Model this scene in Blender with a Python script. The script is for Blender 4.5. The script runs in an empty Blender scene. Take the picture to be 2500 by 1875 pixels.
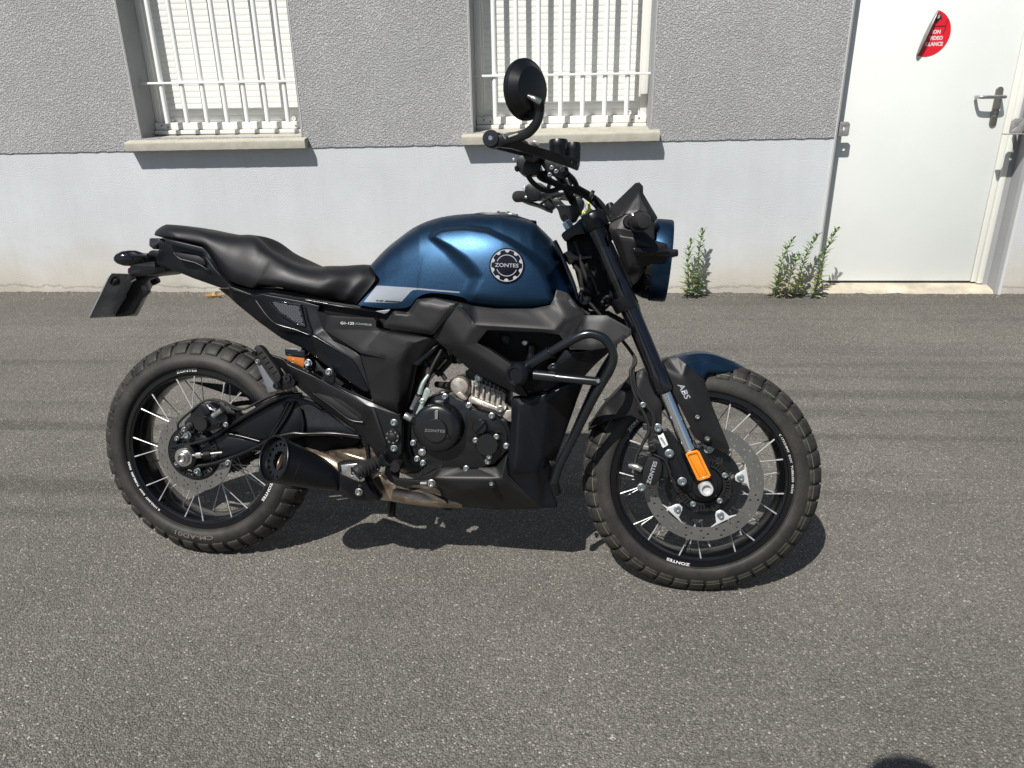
import bpy, bmesh, math, random
from mathutils import Vector, Matrix, noise
from mathutils.geometry import tessellate_polygon, delaunay_2d_cdt
R = math.radians
random.seed(7)
SC = bpy.context.scene
COL = SC.collection
# ------------------------------------------------------------------ camera
CAM = Vector((0, 0, 1.26383))
AX = [Vector((0.998356, 0.055217, -0.015351)), Vector((-0.006525, 0.375621, 0.92675)), Vector((-0.056938, 0.925127, -0.375364))]
FOC = 1850.0
cd = bpy.data.cameras.new('camera'); cam = bpy.data.objects.new('camera', cd); COL.objects.link(cam)
cd.sensor_width = 36; cd.lens = FOC / 2500 * 36; cd.clip_start = .02; cd.clip_end = 300
cam.matrix_world = Matrix.Translation(CAM) @ Matrix((AX[0], AX[1], -AX[2])).transposed().to_4x4()
SC.camera = cam
# ------------------------------------------------------------------ light
SUN_DIR = Vector((.37, .62, -1.0)).normalized()          # the way the light travels
EL = math.asin(-SUN_DIR.z); AZ = math.atan2(-SUN_DIR.x, -SUN_DIR.y)
world = bpy.data.worlds.new('World'); SC.world = world; world.use_nodes = True
nt = world.node_tree; nt.nodes.clear()
sky = nt.nodes.new('ShaderNodeTexSky'); sky.sky_type = 'NISHITA'; sky.sun_disc = False
sky.sun_elevation = EL; sky.sun_rotation = AZ; sky.air_density = 1.0; sky.dust_density = 1.0
bg = nt.nodes.new('ShaderNodeBackground'); bg.inputs[1].default_value = .05
wo = nt.nodes.new('ShaderNodeOutputWorld')
nt.links.new(sky.outputs[0], bg.inputs[0]); nt.links.new(bg.outputs[0], wo.inputs[0])
sl = bpy.data.lights.new('sun', 'SUN'); sl.energy = 4.7; sl.angle = R(.53); sl.color = (1, .968, .915)
sun = bpy.data.objects.new('sun', sl); COL.objects.link(sun)
sun.rotation_euler = SUN_DIR.to_track_quat('-Z', 'Y').to_euler(); sun.location = (-4, -8, 12)
SC.view_settings.view_transform = 'Standard'; SC.view_settings.look = 'None'
SC.view_settings.exposure = .55; SC.view_settings.gamma = 1
SC.render.engine = 'CYCLES'

# ------------------------------------------------------------------ materials
class NT:
    def __init__(s, m): s.t = m.node_tree
    def n(s, k, **kw):
        nd = s.t.nodes.new('ShaderNode' + k)
        for a, v in kw.items():
            if a.startswith('i_'):
                key = a[2:]; key = int(key) if key.isdigit() else key.replace('_', ' ')
                nd.inputs[key].default_value = v
            else: setattr(nd, a, v)
        return nd
    def l(s, a, ao, b, bi): s.t.links.new(a.outputs[ao], b.inputs[bi])
def mat(name, col, rough=.5, metal=0., spec=.5, coat=0., bump=None, var=None, trans=0., coatr=.1):
    """bump=(scale, strength, distance[, detail])   var=(scale, amount) colour mottling   """
    m = bpy.data.materials.new(name); m.use_nodes = True
    g = NT(m); b = m.node_tree.nodes['Principled BSDF']
    b.inputs['Base Color'].default_value = (*col, 1); b.inputs['Roughness'].default_value = rough
    b.inputs['Metallic'].default_value = metal; b.inputs['Specular IOR Level'].default_value = spec
    b.inputs['Coat Weight'].default_value = coat; b.inputs['Coat Roughness'].default_value = coatr
    b.inputs['Transmission Weight'].default_value = trans
    tc = g.n('TexCoord')
    if var:
        nz = g.n('TexNoise', i_Scale=var[0], i_Detail=5., i_Roughness=.6); g.l(tc, 'Object', nz, 'Vector')
        mr = g.n('MapRange', i_1=.3, i_2=.7, i_3=1 - var[1], i_4=1 + var[1]); g.l(nz, 0, mr, 0)
        mx = g.n('VectorMath', operation='SCALE'); mx.inputs[0].default_value = col; g.l(mr, 0, mx, 'Scale')
        g.l(mx, 0, b, 'Base Color')
        r2 = g.n('MapRange', i_1=.3, i_2=.7, i_3=max(.02, rough - .06), i_4=min(1, rough + .06)); g.l(nz, 0, r2, 0); g.l(r2, 0, b, 'Roughness')
    if bump:
        nb = g.n('TexNoise', i_Scale=bump[0], i_Detail=float(bump[3]) if len(bump) > 3 else 3.); g.l(tc, 'Object', nb, 'Vector')
        bp = g.n('Bump', i_Strength=bump[1], i_Distance=bump[2]); g.l(nb, 0, bp, 'Height'); g.l(bp, 0, b, 'Normal')
    return m
M = {}
M['paint_blue'] = mat('satin_blue_paint', (.026, .060, .112), .40, .95, .3, var=(300, .04))
M['plastic'] = mat('matte_dark_grey_plastic', (.0078, .0078, .0083), .47, 0, .31, bump=(1400, .25, .0004), var=(9, .06))
M['plastic_navy'] = mat('satin_black_bodywork', (.0040, .0046, .0068), .36, 0, .34, bump=(900, .12, .0003), var=(12, .05))
M['black'] = mat('satin_black_metal', (.0042, .0044, .0052), .32, .0, .42, var=(25, .12))
M['black_metal'] = mat('powder_coated_tube', (.0065, .0085, .0105), .24, .1, .65, bump=(600, .12, .0003))
M['gloss'] = mat('gloss_black', (.004, .0045, .0065), .08, .0, .5, coat=.4)
M['deep'] = mat('deep_black', (.006, .006, .007), .6, 0, .3)
M['seat'] = mat('black_leatherette', (.0060, .0061, .0074), .50, 0, .34, bump=(520, .35, .0006), var=(14, .1))
M['seat_edge'] = mat('black_seat_piping', (.010, .010, .012), .6, 0, .3)
M['alu'] = mat('cast_aluminium', (.33, .30, .265), .45, .65, .5, bump=(260, .6, .0012), var=(60, .28))
M['steel'] = mat('brushed_steel', (.46, .45, .43), .30, .95, .5, var=(60, .15))
M['chrome'] = mat('bright_steel', (.78, .80, .82), .16, 1., .5)
M['bolt'] = mat('zinc_bolt', (.34, .38, .39), .34, .85, .5)
M['pale_alu'] = mat('pale_machined_alloy', (.50, .50, .50), .38, .35, .5, var=(40, .08))
M['spoke'] = mat('bright_spoke_steel', (.46, .46, .46), .40, .45, .6)
M['rim'] = mat('gloss_black_rim', (.0035, .0038, .005), .17, 0, .42)
M['disc'] = mat('brake_disc_steel', (.20, .195, .185), .30, .75, .5, var=(30, .1))
M['rubber'] = mat('black_rubber', (.012, .012, .012), .62, 0, .3, var=(20, .2))
M['white_ink'] = mat('white_lettering', (.60, .60, .60), .5)
M['grey_ink'] = mat('pale_grey_lettering', (.33, .34, .37), .4, .3)
M['silver_decal'] = mat('silver_grey_decal', (.24, .26, .29), .42, .45, .5)
M['red'] = mat('red_lens', (.20, .015, .012), .15, 0, .5, coat=.5)
M['amber'] = mat('amber_reflector', (.66, .20, .005), .22, 0, .6, coat=.6, bump=(500, .6, .001))
M['fluid'] = mat('amber_brake_fluid', (.34, .105, .012), .18, 0, .5, coat=.8)
M['yellow'] = mat('yellow_key_tag', (.72, .66, .01), .5)
M['clutch'] = mat('black_engine_casing', (.0060, .0064, .0075), .26, .05, .5, bump=(500, .18, .0004), var=(25, .1))
M['zinc'] = mat('yellow_zinc_steel', (.50, .56, .52), .35, .85, .5, var=(80, .1))
M['smoke'] = mat('dark_headlamp_glass', (.01, .011, .013), .05, 0, .6, coat=1.)
M['plate_back'] = mat('number_plate_back', (.30, .31, .31), .25, .2, .6, var=(14, .35))
M['mesh_metal'] = mat('grille_mesh', (.17, .175, .19), .35, .5, .5)
M['mirror'] = mat('mirror_glass', (.7, .72, .74), .02, 1.)

def mat_tyre():
    m = mat('dusty_tyre_rubber', (.028, .026, .024), .62, 0, .35)
    g = NT(m); b = m.node_tree.nodes['Principled BSDF']; tc = g.n('TexCoord')
    n1 = g.n('TexNoise', i_Scale=14., i_Detail=6., i_Roughness=.65); g.l(tc, 'Object', n1, 'Vector')
    n2 = g.n('TexNoise', i_Scale=160., i_Detail=3.); g.l(tc, 'Object', n2, 'Vector')
    cr = g.n('ValToRGB'); e = cr.color_ramp; e.elements[0].position = .32; e.elements[0].color = (.0108, .0100, .0092, 1)
    e.elements[1].position = .72; e.elements[1].color = (.036, .0325, .029, 1); g.l(n1, 0, cr, 0)
    mx = g.n('MixRGB', blend_type='MULTIPLY', i_0=.5); g.l(cr, 0, mx, 1)
    c2 = g.n('MapRange', i_1=.3, i_2=.7, i_3=.7, i_4=1.3); g.l(n2, 0, c2, 0); g.l(c2, 0, mx, 2); g.l(mx, 0, b, 'Base Color')
    bp = g.n('Bump', i_Strength=.3, i_Distance=.001); g.l(n2, 0, bp, 'Height'); g.l(bp, 0, b, 'Normal')
    return m
M['tyre'] = mat_tyre()
M['tyre_stripe'] = mat('green_tread_line', (.10, .125, .065), .6)
M['tyre_text'] = mat('raised_tyre_lettering', (.11, .098, .085), .5)

def mat_exhaust():
    m = mat('heat_stained_steel', (.35, .32, .29), .3, .9)
    g = NT(m); b = m.node_tree.nodes['Principled BSDF']; tc = g.n('TexCoord')
    mp = g.n('Mapping'); mp.inputs['Scale'].default_value = (5, 9, 14); g.l(tc, 'Object', mp, 0)
    n1 = g.n('TexNoise', i_Scale=1.6, i_Detail=5., i_Roughness=.6); g.l(mp, 0, n1, 'Vector')
    cr = g.n('ValToRGB'); e = cr.color_ramp
    e.elements[0].position = .25; e.elements[0].color = (.50, .44, .37, 1)
    e.elements[1].position = .75; e.elements[1].color = (.16, .10, .07, 1)
    x = e.elements.new(.5); x.color = (.36, .29, .22, 1); g.l(n1, 0, cr, 0); g.l(cr, 0, b, 'Base Color')
    n3 = g.n('TexNoise', i_Scale=40., i_Detail=4.); g.l(tc, 'Object', n3, 'Vector')
    mr = g.n('MapRange', i_1=.3, i_2=.7, i_3=.22, i_4=.5); g.l(n3, 0, mr, 0); g.l(mr, 0, b, 'Roughness')
    return m
M['exhaust'] = mat_exhaust()

def mat_asphalt():
    m = mat('worn_asphalt', (.1, .1, .09), .85, 0, .3)
    g = NT(m); b = m.node_tree.nodes['Principled BSDF']; tc = g.n('TexCoord')
    # stones of the aggregate, two sizes
    v1 = g.n('TexVoronoi', i_Scale=235.); g.l(tc, 'Object', v1, 'Vector')
    v2 = g.n('TexVoronoi', i_Scale=500.); g.l(tc, 'Object', v2, 'Vector')
    big = g.n('TexNoise', i_Scale=1.3, i_Detail=5., i_Roughness=.6); g.l(tc, 'Object', big, 'Vector')
    mid = g.n('TexNoise', i_Scale=28., i_Detail=4., i_Roughness=.7); g.l(tc, 'Object', mid, 'Vector')
    mp = g.n('Mapping'); mp.inputs['Scale'].default_value = (.20, 9.0, 1); g.l(tc, 'Object', mp, 0)
    streak = g.n('TexNoise', i_Scale=1., i_Detail=3., i_Roughness=.5); g.l(mp, 0, streak, 'Vector')
    # per-stone tone
    sep = g.n('SeparateColor'); g.l(v1, 'Color', sep, 0)
    cr = g.n('ValToRGB'); e = cr.color_ramp; e.interpolation = 'LINEAR'
    e.elements[0].position = 0; e.elements[0].color = (.113, .106, .093, 1)
    e.elements[1].position = 1; e.elements[1].color = (.44, .42, .37, 1)
    for p, c in ((.45, (.160, .151, .133)), (.85, (.190, .179, .158)), (.965, (.25, .238, .212))):
        x = e.elements.new(p); x.color = (*c, 1)
    g.l(sep, 0, cr, 0)
    sep2 = g.n('SeparateColor'); g.l(v2, 'Color', sep2, 0)
    m2 = g.n('MapRange', i_1=0., i_2=1., i_3=.72, i_4=1.28); g.l(sep2, 1, m2, 0)
    x1 = g.n('MixRGB', blend_type='MULTIPLY', i_0=1.); g.l(cr, 0, x1, 1); g.l(m2, 0, x1, 2)
    # dark bitumen between stones
    dk = g.n('MapRange', i_1=.25, i_2=.62, i_3=1.12, i_4=.62); g.l(v1, 'Distance', dk, 0)
    x2 = g.n('MixRGB', blend_type='MULTIPLY', i_0=.8); g.l(x1, 0, x2, 1); g.l(dk, 0, x2, 2)
    bm_ = g.n('MapRange', i_1=.3, i_2=.7, i_3=.82, i_4=1.14); g.l(big, 0, bm_, 0)
    x3 = g.n('MixRGB', blend_type='MULTIPLY', i_0=1.); g.l(x2, 0, x3, 1); g.l(bm_, 0, x3, 2)
    sm = g.n('MapRange', i_1=.36, i_2=.50, i_3=.74, i_4=1.0); g.l(streak, 0, sm, 0)
    # tyre-polished dark streaks only in the strip the cars use
    sx = g.n('SeparateXYZ'); g.l(tc, 'Object', sx, 0)
    w1 = g.n('MapRange', i_1=1.75, i_2=2.1, i_3=0., i_4=1.); g.l(sx, 1, w1, 0)
    w2 = g.n('MapRange', i_1=3.2, i_2=3.9, i_3=1., i_4=.35); g.l(sx, 1, w2, 0)
    w = g.n('Math', operation='MULTIPLY'); g.l(w1, 0, w, 0); g.l(w2, 0, w, 1)
    x4 = g.n('MixRGB', blend_type='MULTIPLY'); g.l(w, 0, x4, 0); g.l(x3, 0, x4, 1); g.l(sm, 0, x4, 2)
    # dirtier strip along the wall, and scattered stains with edges of their own
    wn = g.n('Math', operation='MULTIPLY_ADD', i_1=.5); g.l(big, 0, wn, 0); g.l(sx, 1, wn, 2)
    wd_ = g.n('MapRange', i_1=4.15, i_2=4.75, i_3=1., i_4=.84); g.l(wn, 0, wd_, 0)
    x5 = g.n('MixRGB', blend_type='MULTIPLY', i_0=1.); g.l(x4, 0, x5, 1); g.l(wd_, 0, x5, 2)
    st = g.n('TexNoise', i_Scale=3.1, i_Detail=6., i_Roughness=.72, i_Distortion=.6); g.l(tc, 'Object', st, 'Vector')
    s2 = g.n('MapRange', i_1=.60, i_2=.70, i_3=1., i_4=.80); g.l(st, 0, s2, 0)
    x6 = g.n('MixRGB', blend_type='MULTIPLY', i_0=1.); g.l(x5, 0, x6, 1); g.l(s2, 0, x6, 2); g.l(x6, 0, b, 'Base Color')
    ad = g.n('Math', operation='MULTIPLY_ADD', i_1=-1.); g.l(v1, 'Distance', ad, 0); g.l(mid, 0, ad, 2)
    ad2 = g.n('Math', operation='MULTIPLY_ADD', i_1=-.5); g.l(v2, 'Distance', ad2, 0); g.l(ad, 0, ad2, 2)
    bp = g.n('Bump', i_Strength=1., i_Distance=.0034); g.l(ad2, 0, bp, 'Height'); g.l(bp, 0, b, 'Normal')
    return m
M['asphalt'] = mat_asphalt()

def mat_crepi():
    m = mat('rough_grey_render', (.33, .33, .345), .9, 0, .2)
    g = NT(m); b = m.node_tree.nodes['Principled BSDF']; tc = g.n('TexCoord')
    n1 = g.n('TexNoise', i_Scale=125., i_Detail=4., i_Roughness=.62, i_Distortion=.15); g.l(tc, 'Object', n1, 'Vector')
    n2 = g.n('TexNoise', i_Scale=1.6, i_Detail=6., i_Roughness=.65); g.l(tc, 'Object', n2, 'Vector')
    mr = g.n('MapRange', i_1=.36, i_2=.62, i_3=0., i_4=1.); g.l(n1, 0, mr, 0)
    cr = g.n('ValToRGB'); e = cr.color_ramp; e.elements[0].color = (.385, .386, .390, 1); e.elements[1].color = (.53, .529, .532, 1); g.l(mr, 0, cr, 0)
    m2 = g.n('MapRange', i_1=.3, i_2=.7, i_3=.88, i_4=1.07); g.l(n2, 0, m2, 0)
    x = g.n('MixRGB', blend_type='MULTIPLY', i_0=1.); g.l(cr, 0, x, 1); g.l(m2, 0, x, 2); g.l(x, 0, b, 'Base Color')
    bp = g.n('Bump', i_Strength=1., i_Distance=.0072); g.l(mr, 0, bp, 'Height'); g.l(bp, 0, b, 'Normal')
    return m
M['crepi'] = mat_crepi()

def mat_plinth():
    m = mat('painted_plinth_render', (.55, .56, .585), .85, 0, .25)
    g = NT(m); b = m.node_tree.nodes['Principled BSDF']; tc = g.n('TexCoord')
    sx = g.n('SeparateXYZ'); g.l(tc, 'Object', sx, 0)
    n2 = g.n('TexNoise', i_Scale=2.2, i_Detail=6., i_Roughness=.6); g.l(tc, 'Object', n2, 'Vector')
    ns = g.n('TexNoise', i_Scale=170., i_Detail=3.); g.l(tc, 'Object', ns, 'Vector')
    # splash dirt: a stained band along the foot of the wall with its own ragged edge
    ad = g.n('Math', operation='MULTIPLY_ADD', i_1=.42); g.l(n2, 0, ad, 0); ad.inputs[2].default_value = -.21
    sm = g.n('Math', operation='ADD'); g.l(sx, 2, sm, 0); g.l(ad, 0, sm, 1)
    cr = g.n('ValToRGB'); e = cr.color_ramp
    e.elements[0].position = 0; e.elements[0].color = (.40, .375, .33, 1)
    e.elements[1].position = .55; e.elements[1].color = (.485, .503, .520, 1)
    for p, c in ((.055, (.45, .42, .37)), (.16, (.48, .462, .425)), (.33, (.488, .498, .505))):
        x = e.elements.new(p); x.color = (*c, 1)
    g.l(sm, 0, cr, 0)
    m2 = g.n('MapRange', i_1=.3, i_2=.7, i_3=.935, i_4=1.05); g.l(n2, 0, m2, 0)
    x = g.n('MixRGB', blend_type='MULTIPLY', i_0=1.); g.l(cr, 0, x, 1); g.l(m2, 0, x, 2)
    # faint horizontal crack/dirt line just above the ground
    n3 = g.n('TexNoise', i_Scale=6., i_Detail=5., i_Roughness=.7); g.l(tc, 'Object', n3, 'Vector')
    z2 = g.n('Math', operation='MULTIPLY_ADD', i_1=.10, i_2=-.095); g.l(n3, 0, z2, 0)
    z3 = g.n('Math', operation='ADD'); g.l(sx, 2, z3, 0); g.l(z2, 0, z3, 1)
    z4 = g.n('Math', operation='ABSOLUTE'); g.l(z3, 0, z4, 0)
    z5 = g.n('MapRange', i_1=0., i_2=.009, i_3=.66, i_4=1.); g.l(z4, 0, z5, 0)
    y = g.n('MixRGB', blend_type='MULTIPLY', i_0=1.); g.l(x, 0, y, 1); g.l(z5, 0, y, 2); 
    # rain streaks, damp patches and small dark marks
    mp = g.n('Mapping'); mp.inputs['Scale'].default_value = (9., 1., .7); g.l(tc, 'Object', mp, 0)
    vs_ = g.n('TexNoise', i_Scale=1.6, i_Detail=6., i_Roughness=.7); g.l(mp, 0, vs_, 'Vector')
    v3_ = g.n('MapRange', i_1=.42, i_2=.68, i_3=1.02, i_4=.985); g.l(vs_, 0, v3_, 0)
    y2 = g.n('MixRGB', blend_type='MULTIPLY', i_0=1.); g.l(y, 0, y2, 1); g.l(v3_, 0, y2, 2)
    sp = g.n('TexVoronoi', i_Scale=2.6); g.l(tc, 'Object', sp, 'Vector'); sp2 = g.n('MapRange', i_1=.012, i_2=.022, i_3=.35, i_4=1.); g.l(sp, 'Distance', sp2, 0)
    y3 = g.n('MixRGB', blend_type='MULTIPLY', i_0=1.); g.l(y2, 0, y3, 1); g.l(sp2, 0, y3, 2); g.l(y3, 0, b, 'Base Color')
    bp = g.n('Bump', i_Strength=.8, i_Distance=.0035); g.l(ns, 0, bp, 'Height'); g.l(bp, 0, b, 'Normal')
    return m
M['plinth'] = mat_plinth()
M['reveal'] = mat('smooth_grey_reveal', (.29, .295, .30), .85, 0, .2, bump=(160, .35, .002), var=(5, .05))
M['bead'] = mat('white_corner_bead', (.52, .52, .505), .6)
M['sill'] = mat('concrete_sill', (.345, .33, .275), .85, 0, .2, bump=(220, .6, .002), var=(22, .12))
M['sill_edge'] = M['sill']
M['shutter'] = mat('cream_white_shutter', (.72, .72, .68), .42, 0, .4, var=(3, .02))
M['bars'] = mat('white_painted_bars', (.76, .77, .75), .35, 0, .5)
M['frame_white'] = mat('white_window_profile', (.70, .69, .65), .4, 0, .45, var=(4, .03))
M['door'] = mat('white_door_paint', (.69, .71, .685), .38, 0, .4, var=(3.2, .022), bump=(24, .06, .001))
M['door_frame'] = mat('cream_door_frame', (.68, .68, .63), .4)
M['threshold'] = mat('worn_cream_concrete', (.40, .36, .285), .85, 0, .2, bump=(90, .5, .003), var=(9, .22))
M['bracket'] = mat('grey_primed_steel', (.24, .235, .235), .55, .2, .4, var=(30, .2))
M['screw'] = mat('dark_screw', (.03, .03, .03), .5)
M['nickel'] = mat('satin_nickel', (.34, .32, .29), .32, .9)
M['sticker_red'] = mat('red_vinyl', (.62, .008, .022), .4, 0, .5)
M['sticker_back'] = mat('silver_vinyl_back', (.22, .215, .205), .35, .3, .5, var=(40, .2))
M['sticker_blk'] = mat('black_print', (.012, .012, .014), .5)
M['grit'] = mat('pale_grit', (.34, .31, .26), .8, 0, .3, var=(90, .4))
M['straw'] = mat('dry_straw', (.42, .27, .10), .8)
M['skin'] = mat('skin', (.5, .33, .25), .6); M['cloth'] = mat('dark_shirt', (.05, .06, .1), .9)

def mat_leaf(name, c1, c2):
    m = mat(name, c1, .55, 0, .4)
    g = NT(m); b = m.node_tree.nodes['Principled BSDF']; tc = g.n('TexCoord')
    n = g.n('TexNoise', i_Scale=24., i_Detail=2.); g.l(tc, 'Object', n, 'Vector')
    cr = g.n('ValToRGB'); e = cr.color_ramp; e.elements[0].position = .35; e.elements[0].color = (*c1, 1); e.elements[1].position = .65; e.elements[1].color = (*c2, 1)
    g.l(n, 0, cr, 0); g.l(cr, 0, b, 'Base Color'); b.inputs['Subsurface Weight'].default_value = 0
    return m
M['leaf'] = mat_leaf('grey_green_leaf', (.12, .20, .065), (.24, .33, .13))
M['leaf_old'] = mat_leaf('yellowing_leaf', (.14, .19, .035), (.36, .34, .06))
M['leaf_dead'] = mat_leaf('withered_leaf', (.24, .19, .10), (.34, .24, .14))
M['stem'] = mat('plant_stem', (.13, .15, .06), .7)

# ------------------------------------------------------------------ mesh helpers
def link(name, me, m=None, parent=None, smooth=None, bevel=0, seg=2, ang=32, sub=0):
    o = bpy.data.objects.new(name, me); COL.objects.link(o)
    if m is not None:
        for x in (m if isinstance(m, (list, tuple)) else [m]): me.materials.append(M[x] if isinstance(x, str) else x)
    if parent is not None: o.parent = parent
    if sub:
        s = o.modifiers.new('sub', 'SUBSURF'); s.levels = sub; s.render_levels = sub
    if bevel:
        b = o.modifiers.new('bevel', 'BEVEL'); b.width = bevel; b.segments = seg; b.limit_method = 'ANGLE'; b.angle_limit = R(ang); b.harden_normals = False
    if smooth is None: smooth = ang if bevel else 0
    if smooth:
        for p in me.polygons: p.use_smooth = True
        if not bevel: me.set_sharp_from_angle(angle=R(smooth))
    return o
def bm_obj(name, bm, *a, **k):
    me = bpy.data.meshes.new(name); bmesh.ops.recalc_face_normals(bm, faces=bm.faces); bm.to_mesh(me); bm.free()
    return link(name, me, *a, **k)
def tag(o, label, cat=None, group=None, kind=None):
    if label: o['label'] = label
    if cat: o['category'] = cat
    if group: o['group'] = group
    if kind: o['kind'] = kind
    return o
def empty(name, loc=(0, 0, 0), rot=(0, 0, 0), parent=None):
    o = bpy.data.objects.new(name, None); COL.objects.link(o); o.location = loc; o.rotation_euler = rot; o.empty_display_size = .1
    if parent: o.parent = parent
    return o
def box(bm, x0, x1, y0, y1, z0, z1):
    v = [bm.verts.new((x, y, z)) for z in (z0, z1) for y in (y0, y1) for x in (x0, x1)]
    for f in ((0, 2, 3, 1), (4, 5, 7, 6), (0, 1, 5, 4), (2, 6, 7, 3), (0, 4, 6, 2), (1, 3, 7, 5)): bm.faces.new([v[i] for i in f])
def loops_prism(bm, front, back):
    """front/back: lists of loops (outer first, then holes) of 3-D points, same counts"""
    tri = tessellate_polygon([[Vector((p[0], p[2], 0)) if False else Vector(p) for p in lp] for lp in front])
    vf = [bm.verts.new(p) for lp in front for p in lp]; vb = [bm.verts.new(p) for lp in back for p in lp]
    for t in tri:
        try: bm.faces.new([vf[i] for i in t]); bm.faces.new([vb[i] for i in reversed(t)])
        except ValueError: pass
    k = 0
    for lp in front:
        n = len(lp)
        for i in range(n):
            a, b = k + i, k + (i + 1) % n
            try: bm.faces.new([vf[a], vf[b], vb[b], vb[a]])
            except ValueError: pass
        k += n
def ortho(d):
    d = d.normalized(); a = Vector((0, 0, 1)) if abs(d.z) < .9 else Vector((1, 0, 0))
    u = d.cross(a).normalized(); return u, d.cross(u).normalized()
def catmull(pts, n=6):
    if len(pts) < 3: return list(pts)
    out = []; P_ = [pts[0] * 2 - pts[1]] + list(pts) + [pts[-1] * 2 - pts[-2]]
    for i in range(1, len(P_) - 2):
        p0, p1, p2, p3 = P_[i - 1:i + 3]
        for k in range(n):
            t = k / n; out.append(.5 * ((2 * p1) + (p2 - p0) * t + (2 * p0 - 5 * p1 + 4 * p2 - p3) * t * t + (3 * p1 - p0 - 3 * p2 + p3) * t ** 3))
    out.append(pts[-1]); return out
def tube_bm(bm, pts, r, seg=10, cap=True, sm=6):
    """r: number or list per control point"""
    if sm and len(pts) > 2:
        rr = [r] * len(pts) if not isinstance(r, (list, tuple)) else r
        q = catmull([Vector((*p, 0)).to_3d() for p in pts], sm)
        rs = []
        for i in range(len(pts) - 1):
            for k in range(sm): rs.append(rr[i] + (rr[i + 1] - rr[i]) * k / sm)
        rs.append(rr[-1]); pts = q
    else: rs = [r] * len(pts) if not isinstance(r, (list, tuple)) else r
    pts = [Vector(p) for p in pts]; rings = []; u = None
    for i, p in enumerate(pts):
        d = (pts[min(i + 1, len(pts) - 1)] - pts[max(i - 1, 0)]).normalized()
        if u is None: u, w = ortho(d)
        else:
            u = (u - d * u.dot(d)); u = u.normalized() if u.length > 1e-6 else ortho(d)[0]
            w = d.cross(u)
        rings.append([bm.verts.new(p + (u * math.cos(a) + w * math.sin(a)) * rs[i]) for a in [2 * math.pi * k / seg for k in range(seg)]])
    for a, b in zip(rings, rings[1:]):
        for k in range(seg): bm.faces.new((a[k], a[(k + 1) % seg], b[(k + 1) % seg], b[k]))
    if cap: bm.faces.new(rings[0][::-1]); bm.faces.new(rings[-1])
def lathe_bm(bm, c, ax, prof, seg=32, closed=False, a0=0, full=True):
    """prof: (radius, distance along ax)"""
    ax = ax.normalized(); u, w = ortho(ax); rings = []
    for r, d in prof:
        if r < 1e-6: rings.append([bm.verts.new(c + ax * d)])
        else: rings.append([bm.verts.new(c + ax * d + (u * math.cos(a) + w * math.sin(a)) * r) for a in [2 * math.pi * k / seg + a0 for k in range(seg)]])
    pr_ = list(zip(rings, rings[1:])) + ([(rings[-1], rings[0])] if closed else [])
    for a, b in pr_:
        for k in range(seg):
            k2 = (k + 1) % seg
            if len(a) == 1 and len(b) == 1: continue
            if len(a) == 1: bm.faces.new((a[0], b[k2], b[k]))
            elif len(b) == 1: bm.faces.new((a[k], a[k2], b[0]))
            else: bm.faces.new((a[k], a[k2], b[k2], b[k]))
def text_mesh(body, size, extrude=.0003, bold=0., shear=0., spacing=1.):
    cu = bpy.data.curves.new('lettering', 'FONT'); cu.body = body; cu.size = size; cu.extrude = extrude
    cu.align_x = 'CENTER'; cu.align_y = 'CENTER'; cu.offset = bold; cu.shear = shear; cu.space_character = spacing; cu.resolution_u = 3
    o = bpy.data.objects.new('lettering', cu); COL.objects.link(o)
    dg = bpy.context.evaluated_depsgraph_get(); dg.update()
    me = bpy.data.meshes.new_from_object(o.evaluated_get(dg)); bpy.data.objects.remove(o); bpy.data.curves.remove(cu)
    return me
def text_part(name, parent, m, body, size, O, X, Y, sx=1., **k):
    """flat lettering on a surface point O with reading direction X and up direction Y (parent coordinates)"""
    me = text_mesh(body, size, **k); X = X.normalized(); Y = (Y - X * Y.dot(X)).normalized(); Z = X.cross(Y)
    for v in me.vertices: v.co = O + X * v.co.x * sx + Y * v.co.y + Z * v.co.z
    return link(name, me, m, parent)

# ------------------------------------------------------------------ ground
me = bpy.data.meshes.new('asphalt_ground'); S_ = 60
me.from_pydata([(-S_, -S_, 0), (S_, -S_, 0), (S_, S_, 0), (-S_, S_, 0)], [], [(0, 1, 2, 3)])
tag(link('asphalt_ground', me, 'asphalt'), None, None, None, 'structure')

# ------------------------------------------------------------------ building
BLD = empty('building', (0, 4.6153, 0), (0, 0, -.0089))
tag(BLD, 'grey rendered building with pale plinth, two barred windows and a white door', 'building')
DX0, DX1, DZ = 1.578, 2.635, 2.12
WINS = [(-2.487, -1.503, .957), (-.489, .533, .968)]
WT = 2.15
def edge_z(x): return .884 + .0078 * (x + 2.75)
def rag(x0, x1, n, f, amp, dy=0):
    return [(x0 + (x1 - x0) * i / n, f(x0 + (x1 - x0) * i / n) + (noise.noise(Vector((x0 + (x1 - x0) * i / n * 1.0, dy, 0)) * 22) * amp)) for i in range(n + 1)]
def wall_plate(name, loops, y0, y1, m):
    bm = bmesh.new(); loops_prism(bm, [[(x, y0, z) for x, z in lp] for lp in loops], [[(x, y1, z) for x, z in lp] for lp in loops])
    return bm_obj(name, bm, m, BLD)
XL, XR, ZT = -7.0, 7.0, 3.3
def rect(x0, x1, z0, z1): return [(x0, z0), (x1, z0), (x1, z1), (x0, z1)]
up = rag(XL, DX0, 330, edge_z, .006) + [(DX0, DZ), (DX1 + .004, DZ)] + rag(DX1 + .12, XR, 160, edge_z, .006)
up.insert(len(up) - 161, (DX1 + .004, .955)); up.insert(len(up) - 161, (DX1 + .12, .955))
up += [(XR, ZT), (XL, ZT)]
wall_plate('rendered_wall', [up] + [rect(a, b, z, WT) for a, b, z in WINS], -.006, .30, 'crepi')
pl = [(XL, -.05), (DX0, -.05), (DX0, 1.0), (XL, 1.0)]
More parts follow.
